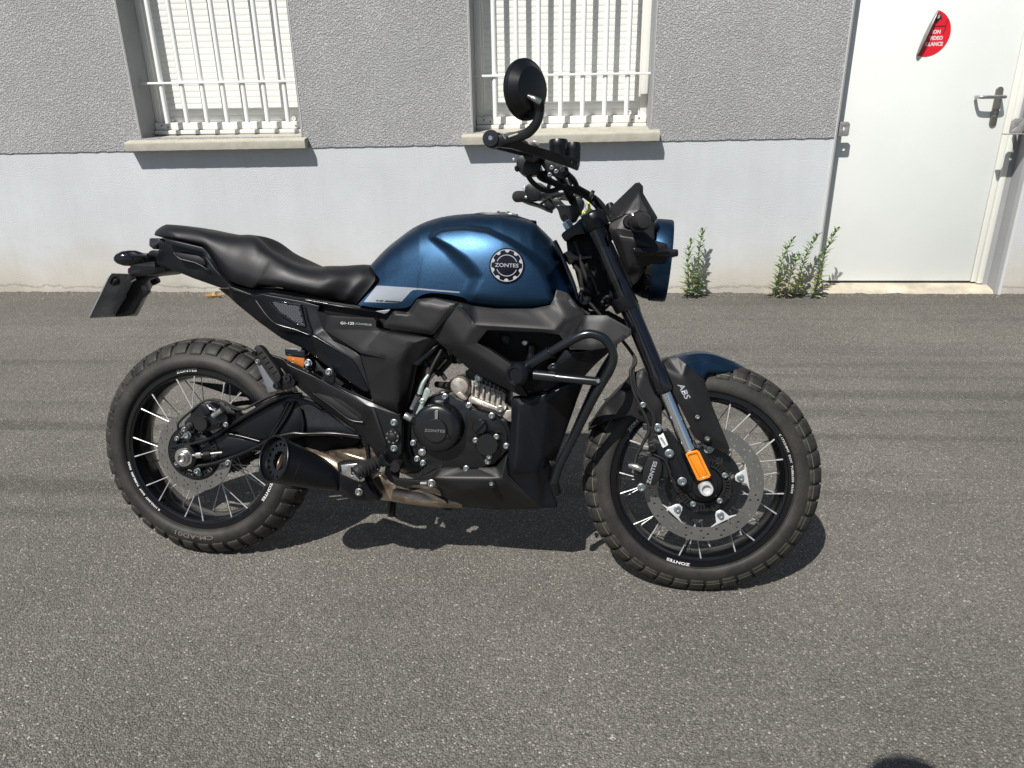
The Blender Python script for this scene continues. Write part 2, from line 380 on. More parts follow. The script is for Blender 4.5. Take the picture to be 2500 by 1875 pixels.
bm = bmesh.new()
for a, b in ((XL, DX0), (DX1, XR)):
    box(bm, a, b, 0, .295, -.05, .93 if b < 2 else 1.0)
bmesh.ops.bevel(bm, geom=[e for e in bm.edges if abs(e.verts[0].co.x - e.verts[1].co.x) < 1e-5 and abs(e.verts[0].co.y - e.verts[1].co.y) < 1e-5], offset=.006, segments=2, affect='EDGES')
bm_obj('plinth', bm, 'plinth', BLD)
bm = bmesh.new(); box(bm, XL - .2, XR + .2, -.25, 1.2, ZT + .001, ZT + .18); bm_obj('roof_edge', bm, 'reveal', BLD)
# smooth reveals lining the openings, and their beads
for (a, b, z) in WINS:
    bm = bmesh.new(); t = .004
    box(bm, a - .004, a + t, -.008, .26, z, WT - t); box(bm, b - t, b + .004, -.008, .26, z, WT - t); box(bm, a - .004, b + .004, -.008, .26, WT - t, WT + .004)
    bm_obj('window_reveal', bm, 'reveal', BLD)
bm = bmesh.new(); box(bm, DX1 - .004, DX1 + .02, -.008, .27, .0, DZ - .004); box(bm, DX0 - .004, DX0 + .004, -.008, .27, .0, DZ - .004); box(bm, DX0 - .02, DX1 + .02, -.008, .27, DZ - .004, DZ + .02)
bm_obj('door_reveal', bm, 'reveal', BLD)
for x0, x1, z0, z1 in ((DX0 - .009, DX0 - .0045, .1, DZ), (DX1 + .018, DX1 + .034, .0, .99)):
    bm = bmesh.new(); box(bm, x0, x1, -.012, .01, z0, z1); bm_obj('corner_bead', bm, 'bead', BLD)
for (a, b, z) in WINS:
    for x0 in (a - .0075, b + .0045):
        bm = bmesh.new(); box(bm, x0, x0 + .003, -.009, .01, z + .04, WT); bm_obj('corner_bead', bm, 'bead', BLD)
# windows
def slats(x0, x1, z0, z1, y):
    bm = bmesh.new(); p = .0345; prof = []; zz = z0
    while zz < z1:
        for u, d in ((0, .0), (.06, -.0006), (.35, -.0013), (.65, -.0013), (.90, -.0006), (.955, .0), (.97, .0016), (.985, .0016)): prof.append((y + d, zz + u * p))
        zz += p
    a = [bm.verts.new((x0, q[0], q[1])) for q in prof]; b = [bm.verts.new((x1, q[0], q[1])) for q in prof]
    for i in range(len(prof) - 1): bm.faces.new((a[i], b[i], b[i + 1], a[i + 1]))
    # a solid back
    c = [bm.verts.new((x, y + .02, z)) for x, z in ((x0, z0), (x1, z0), (x1, prof[-1][1]), (x0, prof[-1][1]))]; bm.faces.new(c)
    return bm
for wi, (a, b, z) in enumerate(WINS):
    zs = z + (.006, .004)[wi]          # top of the sill inside the opening
    w = empty('window', (0, 0, 0), parent=BLD)
    w['label'] = ('left barred window with closed cream shutter', 'middle barred window with closed cream shutter, behind the mirror')[wi]
    YD = .205
    # side channels and bottom rails
    for sg in (0, 1):
        s, s2 = (((a + .004, a + .044), (a + .044, a + .056)), ((b - .044, b - .004), (b - .056, b - .044)))[sg]
        bm = bmesh.new(); box(bm, s[0], s[1], YD - .012, YD + .05, zs + .028, WT - .01); fr_ = bm_obj('window_frame', bm, 'frame_white', w, bevel=.0025)
        bm = bmesh.new(); box(bm, s2[0], s2[1], YD - .003, YD + .05, zs + .073, WT - .01); bm_obj('shutter_guide', bm, 'frame_white', w, bevel=.002)
    bm = slats(a + .056, b - .056, zs + .075, WT - .01, YD + .012); bm_obj('roller_shutter', bm, 'shutter', w, smooth=40)
    bm = bmesh.new(); box(bm, a + .005, b - .005, YD - .035, YD + .05, zs + .030, zs + .072); bm_obj('bottom_rail', bm, 'frame_white', w, bevel=.004)
    bm = bmesh.new(); box(bm, a + .006, b - .006, YD - .055, YD + .048, zs + .004, zs + .028); bm_obj('bottom_rail', bm, 'frame_white', w, bevel=.004)
    for x, dz in ((a + .05, .056), (a + .09, .046), (b - .05, .056), (b - .09, .046)):
        bm = bmesh.new(); lathe_bm(bm, Vector((x, YD - .036, zs + dz)), Vector((0, -1, 0)), [(0.0045, 0), (.0045, .002), (0, .002)], 10); bm_obj('screw', bm, 'screw', w)
    for x in (a + .105, b - .105):
        bm = bmesh.new(); lathe_bm(bm, Vector((x, YD - .004, zs + .086)), Vector((0, -1, 0)), [(.012, 0), (.012, .010), (.008, .011), (.0075, .007), (0, .007)], 16); bm_obj('shutter_stop', bm, 'frame_white', w, smooth=40)
    # grille
    YB = .10; g = bm_obj_ = None
    zb = 1.262 if wi == 0 else 1.272
    for z_ in (zb, 1.964):
        bm = bmesh.new(); box(bm, a - .004, b + .0, YB - .021, YB + .021, z_ - .006, z_ + .006); bm_obj('grille_bar', bm, 'bars', w, bevel=.0015)
    n = 7; x0 = a + .128; st = (.1245, .1275)[wi]
    for i in range(n):
        x = x0 + i * st + (.0, -.002)[wi]
        bm = bmesh.new(); rr = .0140
        tube_bm(bm, [(x, YB, z + .078), (x, YB, 2.10)], rr, 12, sm=0)
        bm_obj('grille_rod', bm, 'bars', w, smooth=40)
    # sill: sloping concrete slab with rounded nose
    sx0, sx1 = ((-2.562, -1.470), (-.548, .582))[wi]
    zl, zr = ((.890, .897), (.905, .917))[wi]
    pr_ = [(-.07, 0), (-.072, .038), (-.070, .046), (-.062, .051), (.0, .058), (.24, .078), (.24, .0)]
    bm = bmesh.new(); nseg = 40; rings = []
    for k in range(nseg + 1):
        t = k / nseg; x = sx0 + (sx1 - sx0) * t; zz = zl + (zr - zl) * t
        rings.append([bm.verts.new((x, y + noise.noise(Vector((x * 30, y * 20, wi * 9))) * .0012, zz + h + noise.noise(Vector((x * 25, h * 60, 5 + wi))) * .0012)) for y, h in pr_])
    for r0, r1 in zip(rings, rings[1:]):
        for i in range(len(pr_)): bm.faces.new((r0[i], r1[i], r1[(i + 1) % len(pr_)], r0[(i + 1) % len(pr_)]))
    bm.faces.new(rings[0]); bm.faces.new(rings[-1][::-1])
    bm_obj('window_sill', bm, 'sill', w, smooth=50)
# door
DR = empty('door', parent=BLD); RY = .10
bm = bmesh.new(); box(bm, DX0 + .004, DX1 - .099, RY, RY + .04, .062, DZ - .01); leaf = bm_obj('door_leaf', bm, 'door', DR, bevel=.003)
bm = bmesh.new(); box(bm, DX1 - .096, DX1 - .066, RY - .006, RY + .06, .056, DZ - .006); box(bm, DX1 - .066, DX1 - .034, RY - .022, RY + .06, .050, DZ - .006)
bm_obj('door_frame', bm, 'door_frame', DR, bevel=.004)
bm = bmesh.new(); box(bm, DX1 - .0345, DX1 - .0045, RY - .020, RY + .06, .0, DZ - .006); bm_obj('frame_filler', bm, 'reveal', DR)
bm = bmesh.new(); n = 60
top = [(DX0 - .0 + (DX1 - DX0 - .006) * i / n) for i in range(n + 1)]
rings = [[bm.verts.new((x, y + noise.noise(Vector((x * 9, 3, y))) * a_, z)) for y, z, a_ in ((-.012, -.02, .004), (-.010, .012 + noise.noise(Vector((x * 6, 1, 1))) * .006, .008), (.004, .028, .006), (.09, .046, 0), (.28, .050, 0), (.28, -.02, 0))] for x in top]
for r0, r1 in zip(rings, rings[1:]):
    for i in range(6): bm.faces.new((r0[i], r1[i], r1[(i + 1) % 6], r0[(i + 1) % 6]))
bm.faces.new(rings[0]); bm.faces.new(rings[-1][::-1])
bm_obj('threshold', bm, 'threshold', DR, smooth=35)
# handle: oval plate and round lever
hx, hz = 2.470, 1.068
bm = bmesh.new(); o1 = []
for k in range(24):
    a_ = 2 * math.pi * k / 24; o1.append((hx + .020 * math.cos(a_), hz + (.085 if math.sin(a_) >= 0 else -.085) + .020 * math.sin(a_)))
loops_prism(bm, [[(x, RY - .009, z) for x, z in o1]], [[(x, RY + .002, z) for x, z in o1]])
hp = bm_obj('handle_plate', bm, 'nickel', DR, bevel=.003)
bm = bmesh.new(); tube_bm(bm, [(hx + .012, RY, hz + .052), (hx + .012, RY - .045, hz + .052), (hx, RY - .058, hz + .052), (hx - .105, RY - .058, hz + .052), (hx - .122, RY - .045, hz + .052), (hx - .124, RY - .012, hz + .052)], .0095, 12, sm=5)
bm_obj('door_handle', bm, 'steel', DR, smooth=50)
bm = bmesh.new(); lathe_bm(bm, Vector((hx - .001, RY - .009, hz - .035)), Vector((0, -1, 0)), [(.0085, 0), (.0085, .003), (0, .003)], 16); box(bm, hx - .0095, hx + .0075, RY - .011, RY - .009, hz - .062, hz - .042); bm_obj('key_cylinder', bm, 'steel', DR, bevel=.001)
# barrier brackets either side of the door
def bracket(x, z, s, label, y0=-.042):
    b0 = empty('barrier_bracket', parent=BLD); b0['label'] = label
    bm = bmesh.new()
    out = [(x, z - .039), (x + s * .064, z - .039), (x + s * .070, z - .032), (x + s * .070, z + .026), (x + s * .057, z + .039), (x, z + .039)]
    hole = [(x + s * .036 + .009 * math.cos(k * math.pi / 6), z + .002 + .009 * math.sin(k * math.pi / 6)) for k in range(12)]
    loops_prism(bm, [[(p[0], y0, p[1]) for p in out], [(p[0], y0, p[1]) for p in hole]], [[(p[0], y0 + .004, p[1]) for p in out], [(p[0], y0 + .004, p[1]) for p in hole]])
    xa, xb = sorted((x, x - s * .004)); box(bm, xa, xb, y0, .05, z - .034, z + .034)
    bm_obj('plate', bm, 'bracket', b0, bevel=.001)
    return b0
bracket(DX0 + .008, .962, 1, 'small grey bracket with a hole at the left door jamb', .022)
b0 = bracket(2.568, .972, -1, 'larger grey bracket with a welded flange at the right door jamb')
bm = bmesh.new(); box(bm, 2.565, 2.66, -.050, -.008, .945, 1.075); box(bm, 2.46, 2.60, -.075, -.036, .928, .933)
bm_obj('flange', bm, 'bracket', b0, bevel=.002)

# peeling round red sticker on the door
ST = empty('sticker', (0, 0, 0)); ST.matrix_world = Matrix.Identity(4)
ST.location = BLD.location; ST.rotation_euler = BLD.rotation_euler
tag(ST, 'half-peeled round red video surveillance sticker with white lettering on the white door', 'sticker')
cx, cz, rr, yy = 2.030, 1.452, .118, RY - .0015
def foldx(z): return 2.016 + (z - 1.452) * .30      # fold line leans to the right towards the top
bm = bmesh.new(); pts = []
for k in range(72):
    a_ = 2 * math.pi * k / 72; x, z = cx + rr * math.cos(a_) * 1.0, cz + rr * math.sin(a_)
    if x >= foldx(z): pts.append((x, z))
k0 = max(range(len(pts)), key=lambda i: (pts[(i + 1) % len(pts)][1] - pts[i][1]) ** 2 + (pts[(i + 1) % len(pts)][0] - pts[i][0]) ** 2)
pts = pts[k0 + 1:] + pts[:k0 + 1]
loops_prism(bm, [[(x, yy - .0007, z) for x, z in pts]], [[(x, yy + .0012, z) for x, z in pts]])
stm = bm_obj('sticker_face', bm, 'sticker_red', ST)
# curled flap, rolling off the door towards the right
bm = bmesh.new(); rows = []
pB, pT = (pts[-1], pts[0]) if pts[-1][1] < pts[0][1] else (pts[0], pts[-1])
for i in range(17):
    t = i / 16; bx = pB[0] + (pT[0] - pB[0]) * t; bz = pB[1] + (pT[1] - pB[1]) * t; row = []
    wmax = .048 * (math.sin(math.pi * min(1, max(0, t * .93 + .05))) ** .6) + .004
    for k in range(9):
        s = k / 8; ang = s * 2.5; rad = wmax * .42
        row.append(bm.verts.new((bx - math.sin(ang) * rad + s * .004, yy - .001 - (1 - math.cos(ang)) * rad, bz - .002 * s)))
    rows.append(row)
for r0, r1 in zip(rows, rows[1:]):
    for k in range(8): bm.faces.new((r0[k], r0[k + 1], r1[k + 1], r1[k]))
o = bm_obj('curled_flap', bm, 'sticker_back', ST, smooth=60); sd = o.modifiers.new('t', 'SOLIDIFY'); sd.thickness = .0006
XA, ZA = Vector((1, 0, 0)), Vector((0, 0, 1))
text_part('sticker_lettering', ST, 'white_ink', 'ION', .0265, Vector((cx + .042, yy - .0012, cz + .005)), XA, ZA, bold=.0010, extrude=.0002, sx=.92)
text_part('sticker_lettering', ST, 'white_ink', 'VIDEO', .0265, Vector((cx + .046, yy - .0012, cz - .026)), XA, ZA, bold=.0010, extrude=.0002, sx=.92)
text_part('sticker_lettering', ST, 'white_ink', 'ILLANCE', .0265, Vector((cx + .040, yy - .0012, cz - .056)), XA, ZA, bold=.0010, extrude=.0002, sx=.92)
bm = bmesh.new(); 
def bar(p, q, w):
    d = Vector((q[0] - p[0], 0, q[1] - p[1])).normalized(); nn = Vector((-d.z, 0, d.x)) * w / 2
    c = [Vector((p[0], 0, p[1])) + nn, Vector((p[0], 0, p[1])) - nn, Vector((q[0], 0, q[1])) - nn, Vector((q[0], 0, q[1])) + nn]
    vs = [bm.verts.new((v.x, yy - .0014, v.z)) for v in c]; bm.faces.new(vs)
bar((cx + .020, cz + .034), (cx + .086, cz + .034), .005); bar((cx + .092, cz + .070), (cx + .080, cz - .006), .0035)
bar((cx + .026, cz + .072), (cx + .054, cz + .084), .030); bar((cx + .030, cz + .050), (cx + .040, cz + .066), .015)
bm_obj('printed_camera', bm, 'sticker_blk', ST)
bm = bmesh.new()
for k in range(3): bar((cx + .031, cz + .072 + k * .006), (cx + .046, cz + .0785 + k * .006), .003)
for v in bm.verts: v.co.y -= .0006
bm_obj('printed_lines', bm, 'white_ink', ST)

# crumbled asphalt edge and packed dirt where the yard meets the wall
def edge_strip():
    rnd = random.Random(2); bm = bmesh.new(); n = 900; rows = []
    for i in range(n + 1):
        x = -5.2 + 9.4 * i / n; yb = 4.6153 - .0089 * x - (.012 if DX0 < x < DX1 else 0)
        w = .022 + .020 * abs(noise.noise(Vector((x * 14, 0, 0)))) + rnd.uniform(0, .006); h = .007 + .012 * max(0, noise.noise(Vector((x * 9, 5, 0)))) + rnd.uniform(0, .004)
        rows.append([bm.verts.new((x, yb + .01, h)), bm.verts.new((x, yb - .003, h * rnd.uniform(.8, 1.1))), bm.verts.new((x, yb - w * .5, h * rnd.uniform(.4, .8))), bm.verts.new((x, yb - w, -.001))])
    for a, b in zip(rows, rows[1:]):
        for k in range(3): bm.faces.new((a[k], b[k], b[k + 1], a[k + 1]))
    tag(bm_obj('asphalt_edge', bm, 'asphalt'), None, None, None, 'structure')
    bm = bmesh.new()
    for i in range(900):
        if i < 420: x = rnd.uniform(-3.4, 3.2); y = 4.6 - .0089 * x - abs(rnd.gauss(0, .05)) - .012; s = rnd.uniform(.0018, .0055)
        else: x = rnd.uniform(-3.0, 2.8); y = rnd.uniform(.9, 4.5); s = rnd.uniform(.0010, .0028)
        c = Vector((x, y, s * .45)); r = [c + Vector((rnd.uniform(-1, 1), rnd.uniform(-1, 1), 0)).normalized() * s * rnd.uniform(.6, 1.1) for _ in range(3)]
        t = bm.verts.new(c + Vector((0, 0, s * .6))); q = [bm.verts.new(p) for p in sorted(r, key=lambda p: math.atan2(p.y - y, p.x - x))]
        for k in range(3): bm.faces.new((t, q[k], q[(k + 1) % 3]))
    tag(bm_obj('loose_grit', bm, 'grit'), 'loose pale grit scattered over the asphalt', 'grit', None, 'stuff')
edge_strip()

# ------------------------------------------------------------------ weeds against the wall
def weed(px, h, stems, label, seed, old=.3, dead=0.):
    rnd = random.Random(seed); y0 = 4.545 - .009 * px
    o = empty('weed', (px, y0, 0)); tag(o, label, 'weed', 'weeds growing along the foot of the wall')
    bs = bmesh.new(); fol = bmesh.new(); n = 0
    for s in range(stems):
        sh = h * (1 if s == 0 else rnd.uniform(.55, .85)); lean = Vector((rnd.uniform(-.10, .12) * (s > 0) + (.12 if s == 0 else 0) * rnd.choice((0, 1)), rnd.uniform(-.12, .0), 0))
        b0_ = Vector((rnd.uniform(-.022, .022), rnd.uniform(-.012, .012), 0))
        pts_ = [b0_ + Vector((lean.x * t * t * sh * 1.6 + .006 * math.sin(t * 7 + s), lean.y * t * sh, t * sh)) for t in (0, .2, .4, .6, .8, 1)]
        cm = catmull(pts_, 6); tube_bm(bs, pts_, [.0032, .003, .0026, .0022, .0016, .0008], 6, sm=4)
        N_ = int(sh * 185)
        for i in range(N_):
            t = i / N_; p = cm[int(t * (len(cm) - 1))]; a_ = i * 2.4 + rnd.uniform(-.3, .3)
            if t < .06: continue
            L = (.074 - .026 * t) * rnd.uniform(.65, 1.2); wd = (.0115 if t < .35 else .0080) * rnd.uniform(.8, 1.2)
            el = .35 + .55 * t + rnd.uniform(-.25, .25)
            d = Vector((math.cos(a_) * math.cos(el), math.sin(a_) * math.cos(el) * .8 - .05, math.sin(el))); sd_ = d.cross(Vector((0, 0, 1))).normalized()
            mi = 0
            if t < .42 and rnd.random() < old: mi = 1
            if rnd.random() < dead * (1.2 - t): mi = 2
            droop = Vector((0, 0, -L * (.35 if mi == 2 else .16)))
            a1 = p; m1 = p + d * L * .5 + sd_ * wd; m2 = p + d * L * .5 - sd_ * wd; e1 = p + d * L + droop
            k = [fol.verts.new(v) for v in (a1, m1, e1, m2)]; md = fol.verts.new(p + d * L * .52 - Vector((0, 0, wd * .5)))
            for f in ((0, 1), (1, 2), (2, 3), (3, 0)):
                fc = fol.faces.new((k[f[0]], k[f[1]], md)); fc.material_index = mi
    bm_obj('stem', bs, 'stem', o, smooth=60)
    bm_obj('leaves', fol, ['leaf', 'leaf_old', 'leaf_dead'], o)
    return o
weed(.850, .42, 1, 'taller upright green weed by the wall just right of the headlight', 3, .35)
weed(.808, .35, 1, 'shorter leaning weed left of the taller one by the headlight', 31, .35)
weed(1.300, .36, 1, 'slim weed, leftmost of the clump beside the door', 5, .35)
weed(1.372, .28, 1, 'half-withered brownish weed in the middle of the clump beside the door', 8, .2, .55)
weed(1.462, .40, 1, 'bushy green weed with yellow lower leaves left of the door corner', 12, .55)
weed(1.550, .43, 1, 'tallest weed of the clump, leaning over the door corner', 21, .6)
def tuft(x, y, label):
    rnd = random.Random(4); o = empty('dry_grass_tuft', (x, y, 0)); tag(o, label, 'dry grass'); bm = bmesh.new()
    for i in range(170):
        a_ = rnd.uniform(0, 6.28); r = rnd.uniform(0, .035); L = rnd.uniform(.02, .055); p = Vector((math.cos(a_) * r * 1.7, math.sin(a_) * r, .001)); d = Vector((math.cos(a_) + rnd.uniform(-.6, .6), math.sin(a_) + rnd.uniform(-.6, .6), rnd.uniform(.2, 1.1))).normalized(); s = d.cross(Vector((0, 0, 1))).normalized() * .0022
        v = [bm.verts.new(q) for q in (p - s, p + s, p + d * L + Vector((0, 0, -.006)))]; bm.faces.new(v)
    bm_obj('blades', bm, 'straw', o)
tuft(-2.17, 4.56, 'tuft of dry straw-coloured grass at the foot of the wall behind the tail')

# ------------------------------------------------------------------ photographer (casts the shadow in the corner)
def person():
    o = empty('person', (.055, -.055, 0)); tag(o, 'person in a dark shirt standing behind the camera and holding a phone up', 'person')
    J = {'pel': (0, -.06, .96, .15), 'wa': (0, -.06, 1.10, .135), 'ch': (0, -.04, 1.32, .15), 'ne': (0, .0, 1.50, .06), 'hd': (.0, .08, 1.62, .095), 'tp': (0, .09, 1.76, .10),
         'sl': (-.19, -.03, 1.42, .055), 'el': (-.25, -.02, 1.14, .043), 'wl': (-.10, .02, 1.22, .03), 'sr': (.19, -.03, 1.42, .055), 'er': (.25, -.02, 1.14, .043), 'wr': (.06, .02, 1.22, .03),
         'hl': (-.10, -.07, .9, .09), 'kl': (-.11, -.05, .5, .06), 'al': (-.12, -.08, .09, .042), 'tl': (-.13, .1, .04, .035), 'hr': (.10, -.07, .9, .09), 'kr': (.11, -.05, .5, .06), 'ar': (.12, -.08, .09, .042), 'tr': (.13, .1, .04, .035)}
    E = 'pel-wa wa-ch ch-ne ne-hd hd-tp ch-sl sl-el el-wl ch-sr sr-er er-wr pel-hl hl-kl kl-al al-tl pel-hr hr-kr kr-ar ar-tr'.split()
    ks = list(J); me = bpy.data.meshes.new('body'); me.from_pydata([J[k][:3] for k in ks], [tuple(ks.index(x) for x in e.split('-')) for e in E], [])
    b = link('body', me, 'cloth', o); sk = b.modifiers.new('skin', 'SKIN'); 
    for i, k in enumerate(ks): me.skin_vertices[0].data[i].radius = (J[k][3], J[k][3])
    me.skin_vertices[0].data[0].use_root = True
    s = b.modifiers.new('s', 'SUBSURF'); s.levels = 2; s.render_levels = 2
person()

# ================================================================== motorcycle
# frame of the leaning machine: local x forward, y to its left (away from the photo side), z up the frame
def mframe(head, lean, cen):
    F = Vector((math.cos(head), math.sin(head), 0)); n0 = Vector((-math.sin(head), math.cos(head), 0)); z = Vector((0, 0, 1))
    return F, n0 * math.cos(lean) - z * math.sin(lean), z * math.cos(lean) + n0 * math.sin(lean), Vector(cen)
B = mframe(-.088533, .244814, (-.983979, 1.892178, .298814))
BW = mframe(-.048615, .255011, (.375951, 1.76501, .29198))      # front wheel, turned slightly to its left
ORG = B[3] - B[2] * .306
BI = Matrix((B[0], B[1], B[2]))                                   # world -> machine axes
BIKE = empty('motorcycle'); BIKE.matrix_world = Matrix.Translation(ORG) @ BI.transposed().to_4x4()
tag(BIKE, 'matte blue and black scrambler motorcycle leaning on its side stand in front of the wall', 'motorcycle')
YV = Vector((0, 1, 0))
FX, FN, FU = [BI @ v for v in BW[:3]]; FC = BI @ (BW[3] - ORG)     # front wheel frame in machine coordinates
VW = {'1': (200, 500, .27125), '2': (200, 800, .36166), '3': (800, 480, .29385), '4': (600, 800, .30139), '5': (950, 800, .2893),
      '6': (1400, 820, .38581), 'A': (1150, 120, .30136), 'B': (1300, 420, .24111), 'n': (0, 0, 1)}
def P(v, x, y, lat=0., fr=0):
    """machine coordinates of the point seen at (x, y) of a detail, lying in the plane `lat` metres left of the centre plane"""
    ox, oy, s = VW[v]; px, py = ox + x * s, oy + y * s
    d = AX[0] * ((px - 1250) / FOC) - AX[1] * ((py - 937.5) / FOC) + AX[2]
    f = BW if fr else B; o = f[3] + f[1] * lat
    t = (o - CAM).dot(f[1]) / d.dot(f[1]); return BI @ (CAM + d * t - ORG)
def S(s, v='n'):
    """outline text -> photo pixels; a token without a comma switches to another detail view"""
    out = []
    for t in s.split():
        if ',' not in t: v = t; continue
        a = [float(q) for q in t.split(',')]; ox, oy, k = VW[v]; out.append((ox + a[0] * k, oy + a[1] * k, *a[2:]))
    return out
def nrm(fr): return FN if fr else YV
def loops_at(v, outs, lat, fr): return [[P('n', q[0], q[1], (q[2] if len(q) > 2 else lat), fr) for q in S(o, v)] for o in outs]
def pr(name, parent, m, v, outs, lat, th, bev=.0015, fr=0, seg=2, rnd=0, ang=32, taper=0.):
    """plate cut to an outline seen in the plane lat, th thick (away from the viewer)"""
    if isinstance(outs, str): outs = [outs]
    fl = loops_at(v, outs, lat, fr)
    if rnd: fl = [roundloop(l, rnd) for l in fl]
    n = nrm(fr); bl = [[p + n * th for p in lp] for lp in fl]
    if taper:
        c = sum(fl[0], Vector()) / len(fl[0]); bl = [[p + (p - c).normalized() * taper for p in lp] for lp in bl]
    bm = bmesh.new(); loops_prism(bm, fl, bl)
    return bm_obj(name, bm, m, parent, bevel=bev, seg=seg, ang=ang)
def roundloop(l, r, n=3):
    out = []; k = len(l)
    for i in range(k):
        a, b, c = l[i - 1], l[i], l[(i + 1) % k]; u, w = a - b, c - b; d = min(r, u.length * .45, w.length * .45)
        p, q = b + u.normalized() * d, b + w.normalized() * d
        for j in range(n + 1):
            t = j / n; out.append(p * (1 - t) ** 2 + b * 2 * t * (1 - t) + q * t * t)
    return out
def shell(name, parent, m, v, outer, inner='', edges='', th=.02, bev=.003, fr=0, seg=2, ang=14, sub=0, cuts=4, soft=1):
    """moulded panel: outline and inner ridge points each carry their own lateral depth; ridges are rounded by relaxing the skin"""
    o = S(outer, v); i = S(inner, v) if inner else []; n = len(o); pts = [P('n', x, y, l, fr) for x, y, l in o + i]
    es = [(k, (k + 1) % n) for k in range(n)] + [tuple(n + int(a[1:]) if a[0] == 'i' else int(a) for a in e.split('-')) for e in edges.split()]
    p2 = [Vector((q[0], -q[1])) for q in o + i]
    r = delaunay_2d_cdt(p2, es, [list(range(n))], 1, 1e-4)
    bm = bmesh.new(); m3 = []
    for k, q in enumerate(r[0]):
        src = r[3][k]; m3.append(bm.verts.new(pts[src[0]]) if src else None)
    for k, q in enumerate(r[0]):                      # crossings made by the triangulation
        if m3[k] is None:
            j = min(range(len(p2)), key=lambda a: (p2[a] - q).length); m3[k] = bm.verts.new(P('n', q.x, -q.y, (o + i)[j][2], fr))
    for f in r[2]:
        try: bm.faces.new([m3[k] for k in f])
        except ValueError: pass
    bmesh.ops.delete(bm, geom=[q for q in bm.verts if not q.link_faces], context='VERTS')
    nn = nrm(fr)
    bmesh.ops.subdivide_edges(bm, edges=bm.edges[:], cuts=cuts, use_grid_fill=True)
    for _ in range(soft):
        new = {}
        for q in bm.verts:
            if q.is_boundary: continue
            nb = [e.other_vert(q).co for e in q.link_edges]; new[q] = q.co.lerp(sum(nb, Vector()) / len(nb), .5)
        for q, c in new.items(): q.co = q.co + nn * (c - q.co).dot(nn)
    g = bmesh.ops.extrude_face_region(bm, geom=bm.faces[:])
    for e in g['geom']:
        if isinstance(e, bmesh.types.BMVert): e.co += nn * th
    bmesh.ops.recalc_face_normals(bm, faces=bm.faces)
    return bm_obj(name, bm, m, parent, bevel=bev, seg=seg, ang=48, sub=sub)
def puff(name, parent, m, v, outline, lat, bulge=.012, rim=.03, th=.03, fr=0, step=4, fn=None, pw=2., rnd=0):
    """panel whose face swells from its rim; optional fn(x, y) adds outward relief in metres"""
    o = S(outline, v) if isinstance(outline, str) else outline
    if rnd: o = [tuple(q)[:2] for q in roundloop([Vector((a[0], a[1], 0)) for a in o], rnd, 4)]
    # resample outline
    oo = []
    for a, b in zip(o, o[1:] + o[:1]):
        L = math.hypot(b[0] - a[0], b[1] - a[1]); k = max(1, int(L / step))
        for j in range(k): oo.append((a[0] + (b[0] - a[0]) * j / k, a[1] + (b[1] - a[1]) * j / k))
    n = len(oo); P2 = [Vector((x, y)) for x, y in oo]
    def inside(x, y):
        c = False; j = n - 1
        for i in range(n):
            if (oo[i][1] > y) != (oo[j][1] > y) and x < (oo[j][0] - oo[i][0]) * (y - oo[i][1]) / (oo[j][1] - oo[i][1]) + oo[i][0]: c = not c
            j = i
        return c
    def edist(q): return min(((q - (a + (b - a) * max(0, min(1, (q - a).dot(b - a) / max(1e-9, (b - a).length_squared))))).length) for a, b in zip(P2, P2[1:] + P2[:1]))
    xs = [p[0] for p in oo]; ys = [p[1] for p in oo]; ins = []
    y = min(ys) + step * .5; row = 0
    while y < max(ys):
        x = min(xs) + step * (.25 if row % 2 else .75)
        while x < max(xs):
            if inside(x, y):
                d = edist(Vector((x, y)))
                if d > step * .45: ins.append((x, y, d))
            x += step
        y += step * .87; row += 1
    s = 1; rimp = rim
    lf = lat if callable(lat) else (lambda x, y: lat)
    def off(x, y, d):
        mpp = .00118 * s / 1.0
        t = min(1, d * mpp / rimp); return bulge * (1 - (1 - t) ** pw) + (fn(x, y) if fn else 0)
    p2 = [Vector((a, -b)) for a, b in oo] + [Vector((a, -b)) for a, b, _ in ins]
    r = delaunay_2d_cdt(p2, [(k, (k + 1) % n) for k in range(n)], [list(range(n))], 1, 1e-4)
    bm = bmesh.new(); vv = []
    for k, q in enumerate(r[0]):
        x, y = q.x, -q.y; src = r[3][k][0] if r[3][k] else -1
        d = 0 if 0 <= src < n else (ins[src - n][2] if src >= n else 0)
        vv.append(bm.verts.new(P('n', x, y, lf(x, y) - off(x, y, d), fr)))
    for f in r[2]:
        try: bm.faces.new([vv[k] for k in f])
        except ValueError: pass
    bd = [e for e in bm.edges if len(e.link_faces) == 1]
    g = bmesh.ops.extrude_edge_only(bm, edges=bd)
    for e in g['geom']:
        if isinstance(e, bmesh.types.BMVert): e.co += nrm(fr) * th
    return bm_obj(name, bm, m, parent, smooth=50)
def tb(name, parent, m, pts, r, seg=12, fr=0, sm=6):
    if isinstance(pts, str): pts = ln('n', pts, fr)
    bm = bmesh.new(); tube_bm(bm, pts, r, seg, sm=sm)
    return bm_obj(name, bm, m, parent, smooth=60)
def ln(v, s, fr=0): return [P('n', x, y, l, fr) for x, y, l in S(s, v)]
def turn(name, parent, m, c, prof, ax=None, seg=32, smooth=40, bev=0, fr=0):
    """turned part; profile distances run towards the viewer unless an axis is given"""
    bm = bmesh.new(); lathe_bm(bm, c, ax if ax is not None else -nrm(fr), prof, seg); return bm_obj(name, bm, m, parent, smooth=smooth, bevel=bev)
def bolt(parent, c, r=.006, m='bolt', ax=None, name='bolt', h=None, fr=0):
    h = h or r * .9
    return turn(name, parent, m, c, [(r * 1.25, -h * .3), (r * 1.25, 0), (r, h * .1), (r, h * .75), (r * .85, h), (r * .5, h), (r * .42, h * .45), (0, h * .45)], ax, 14, 35, fr=fr)
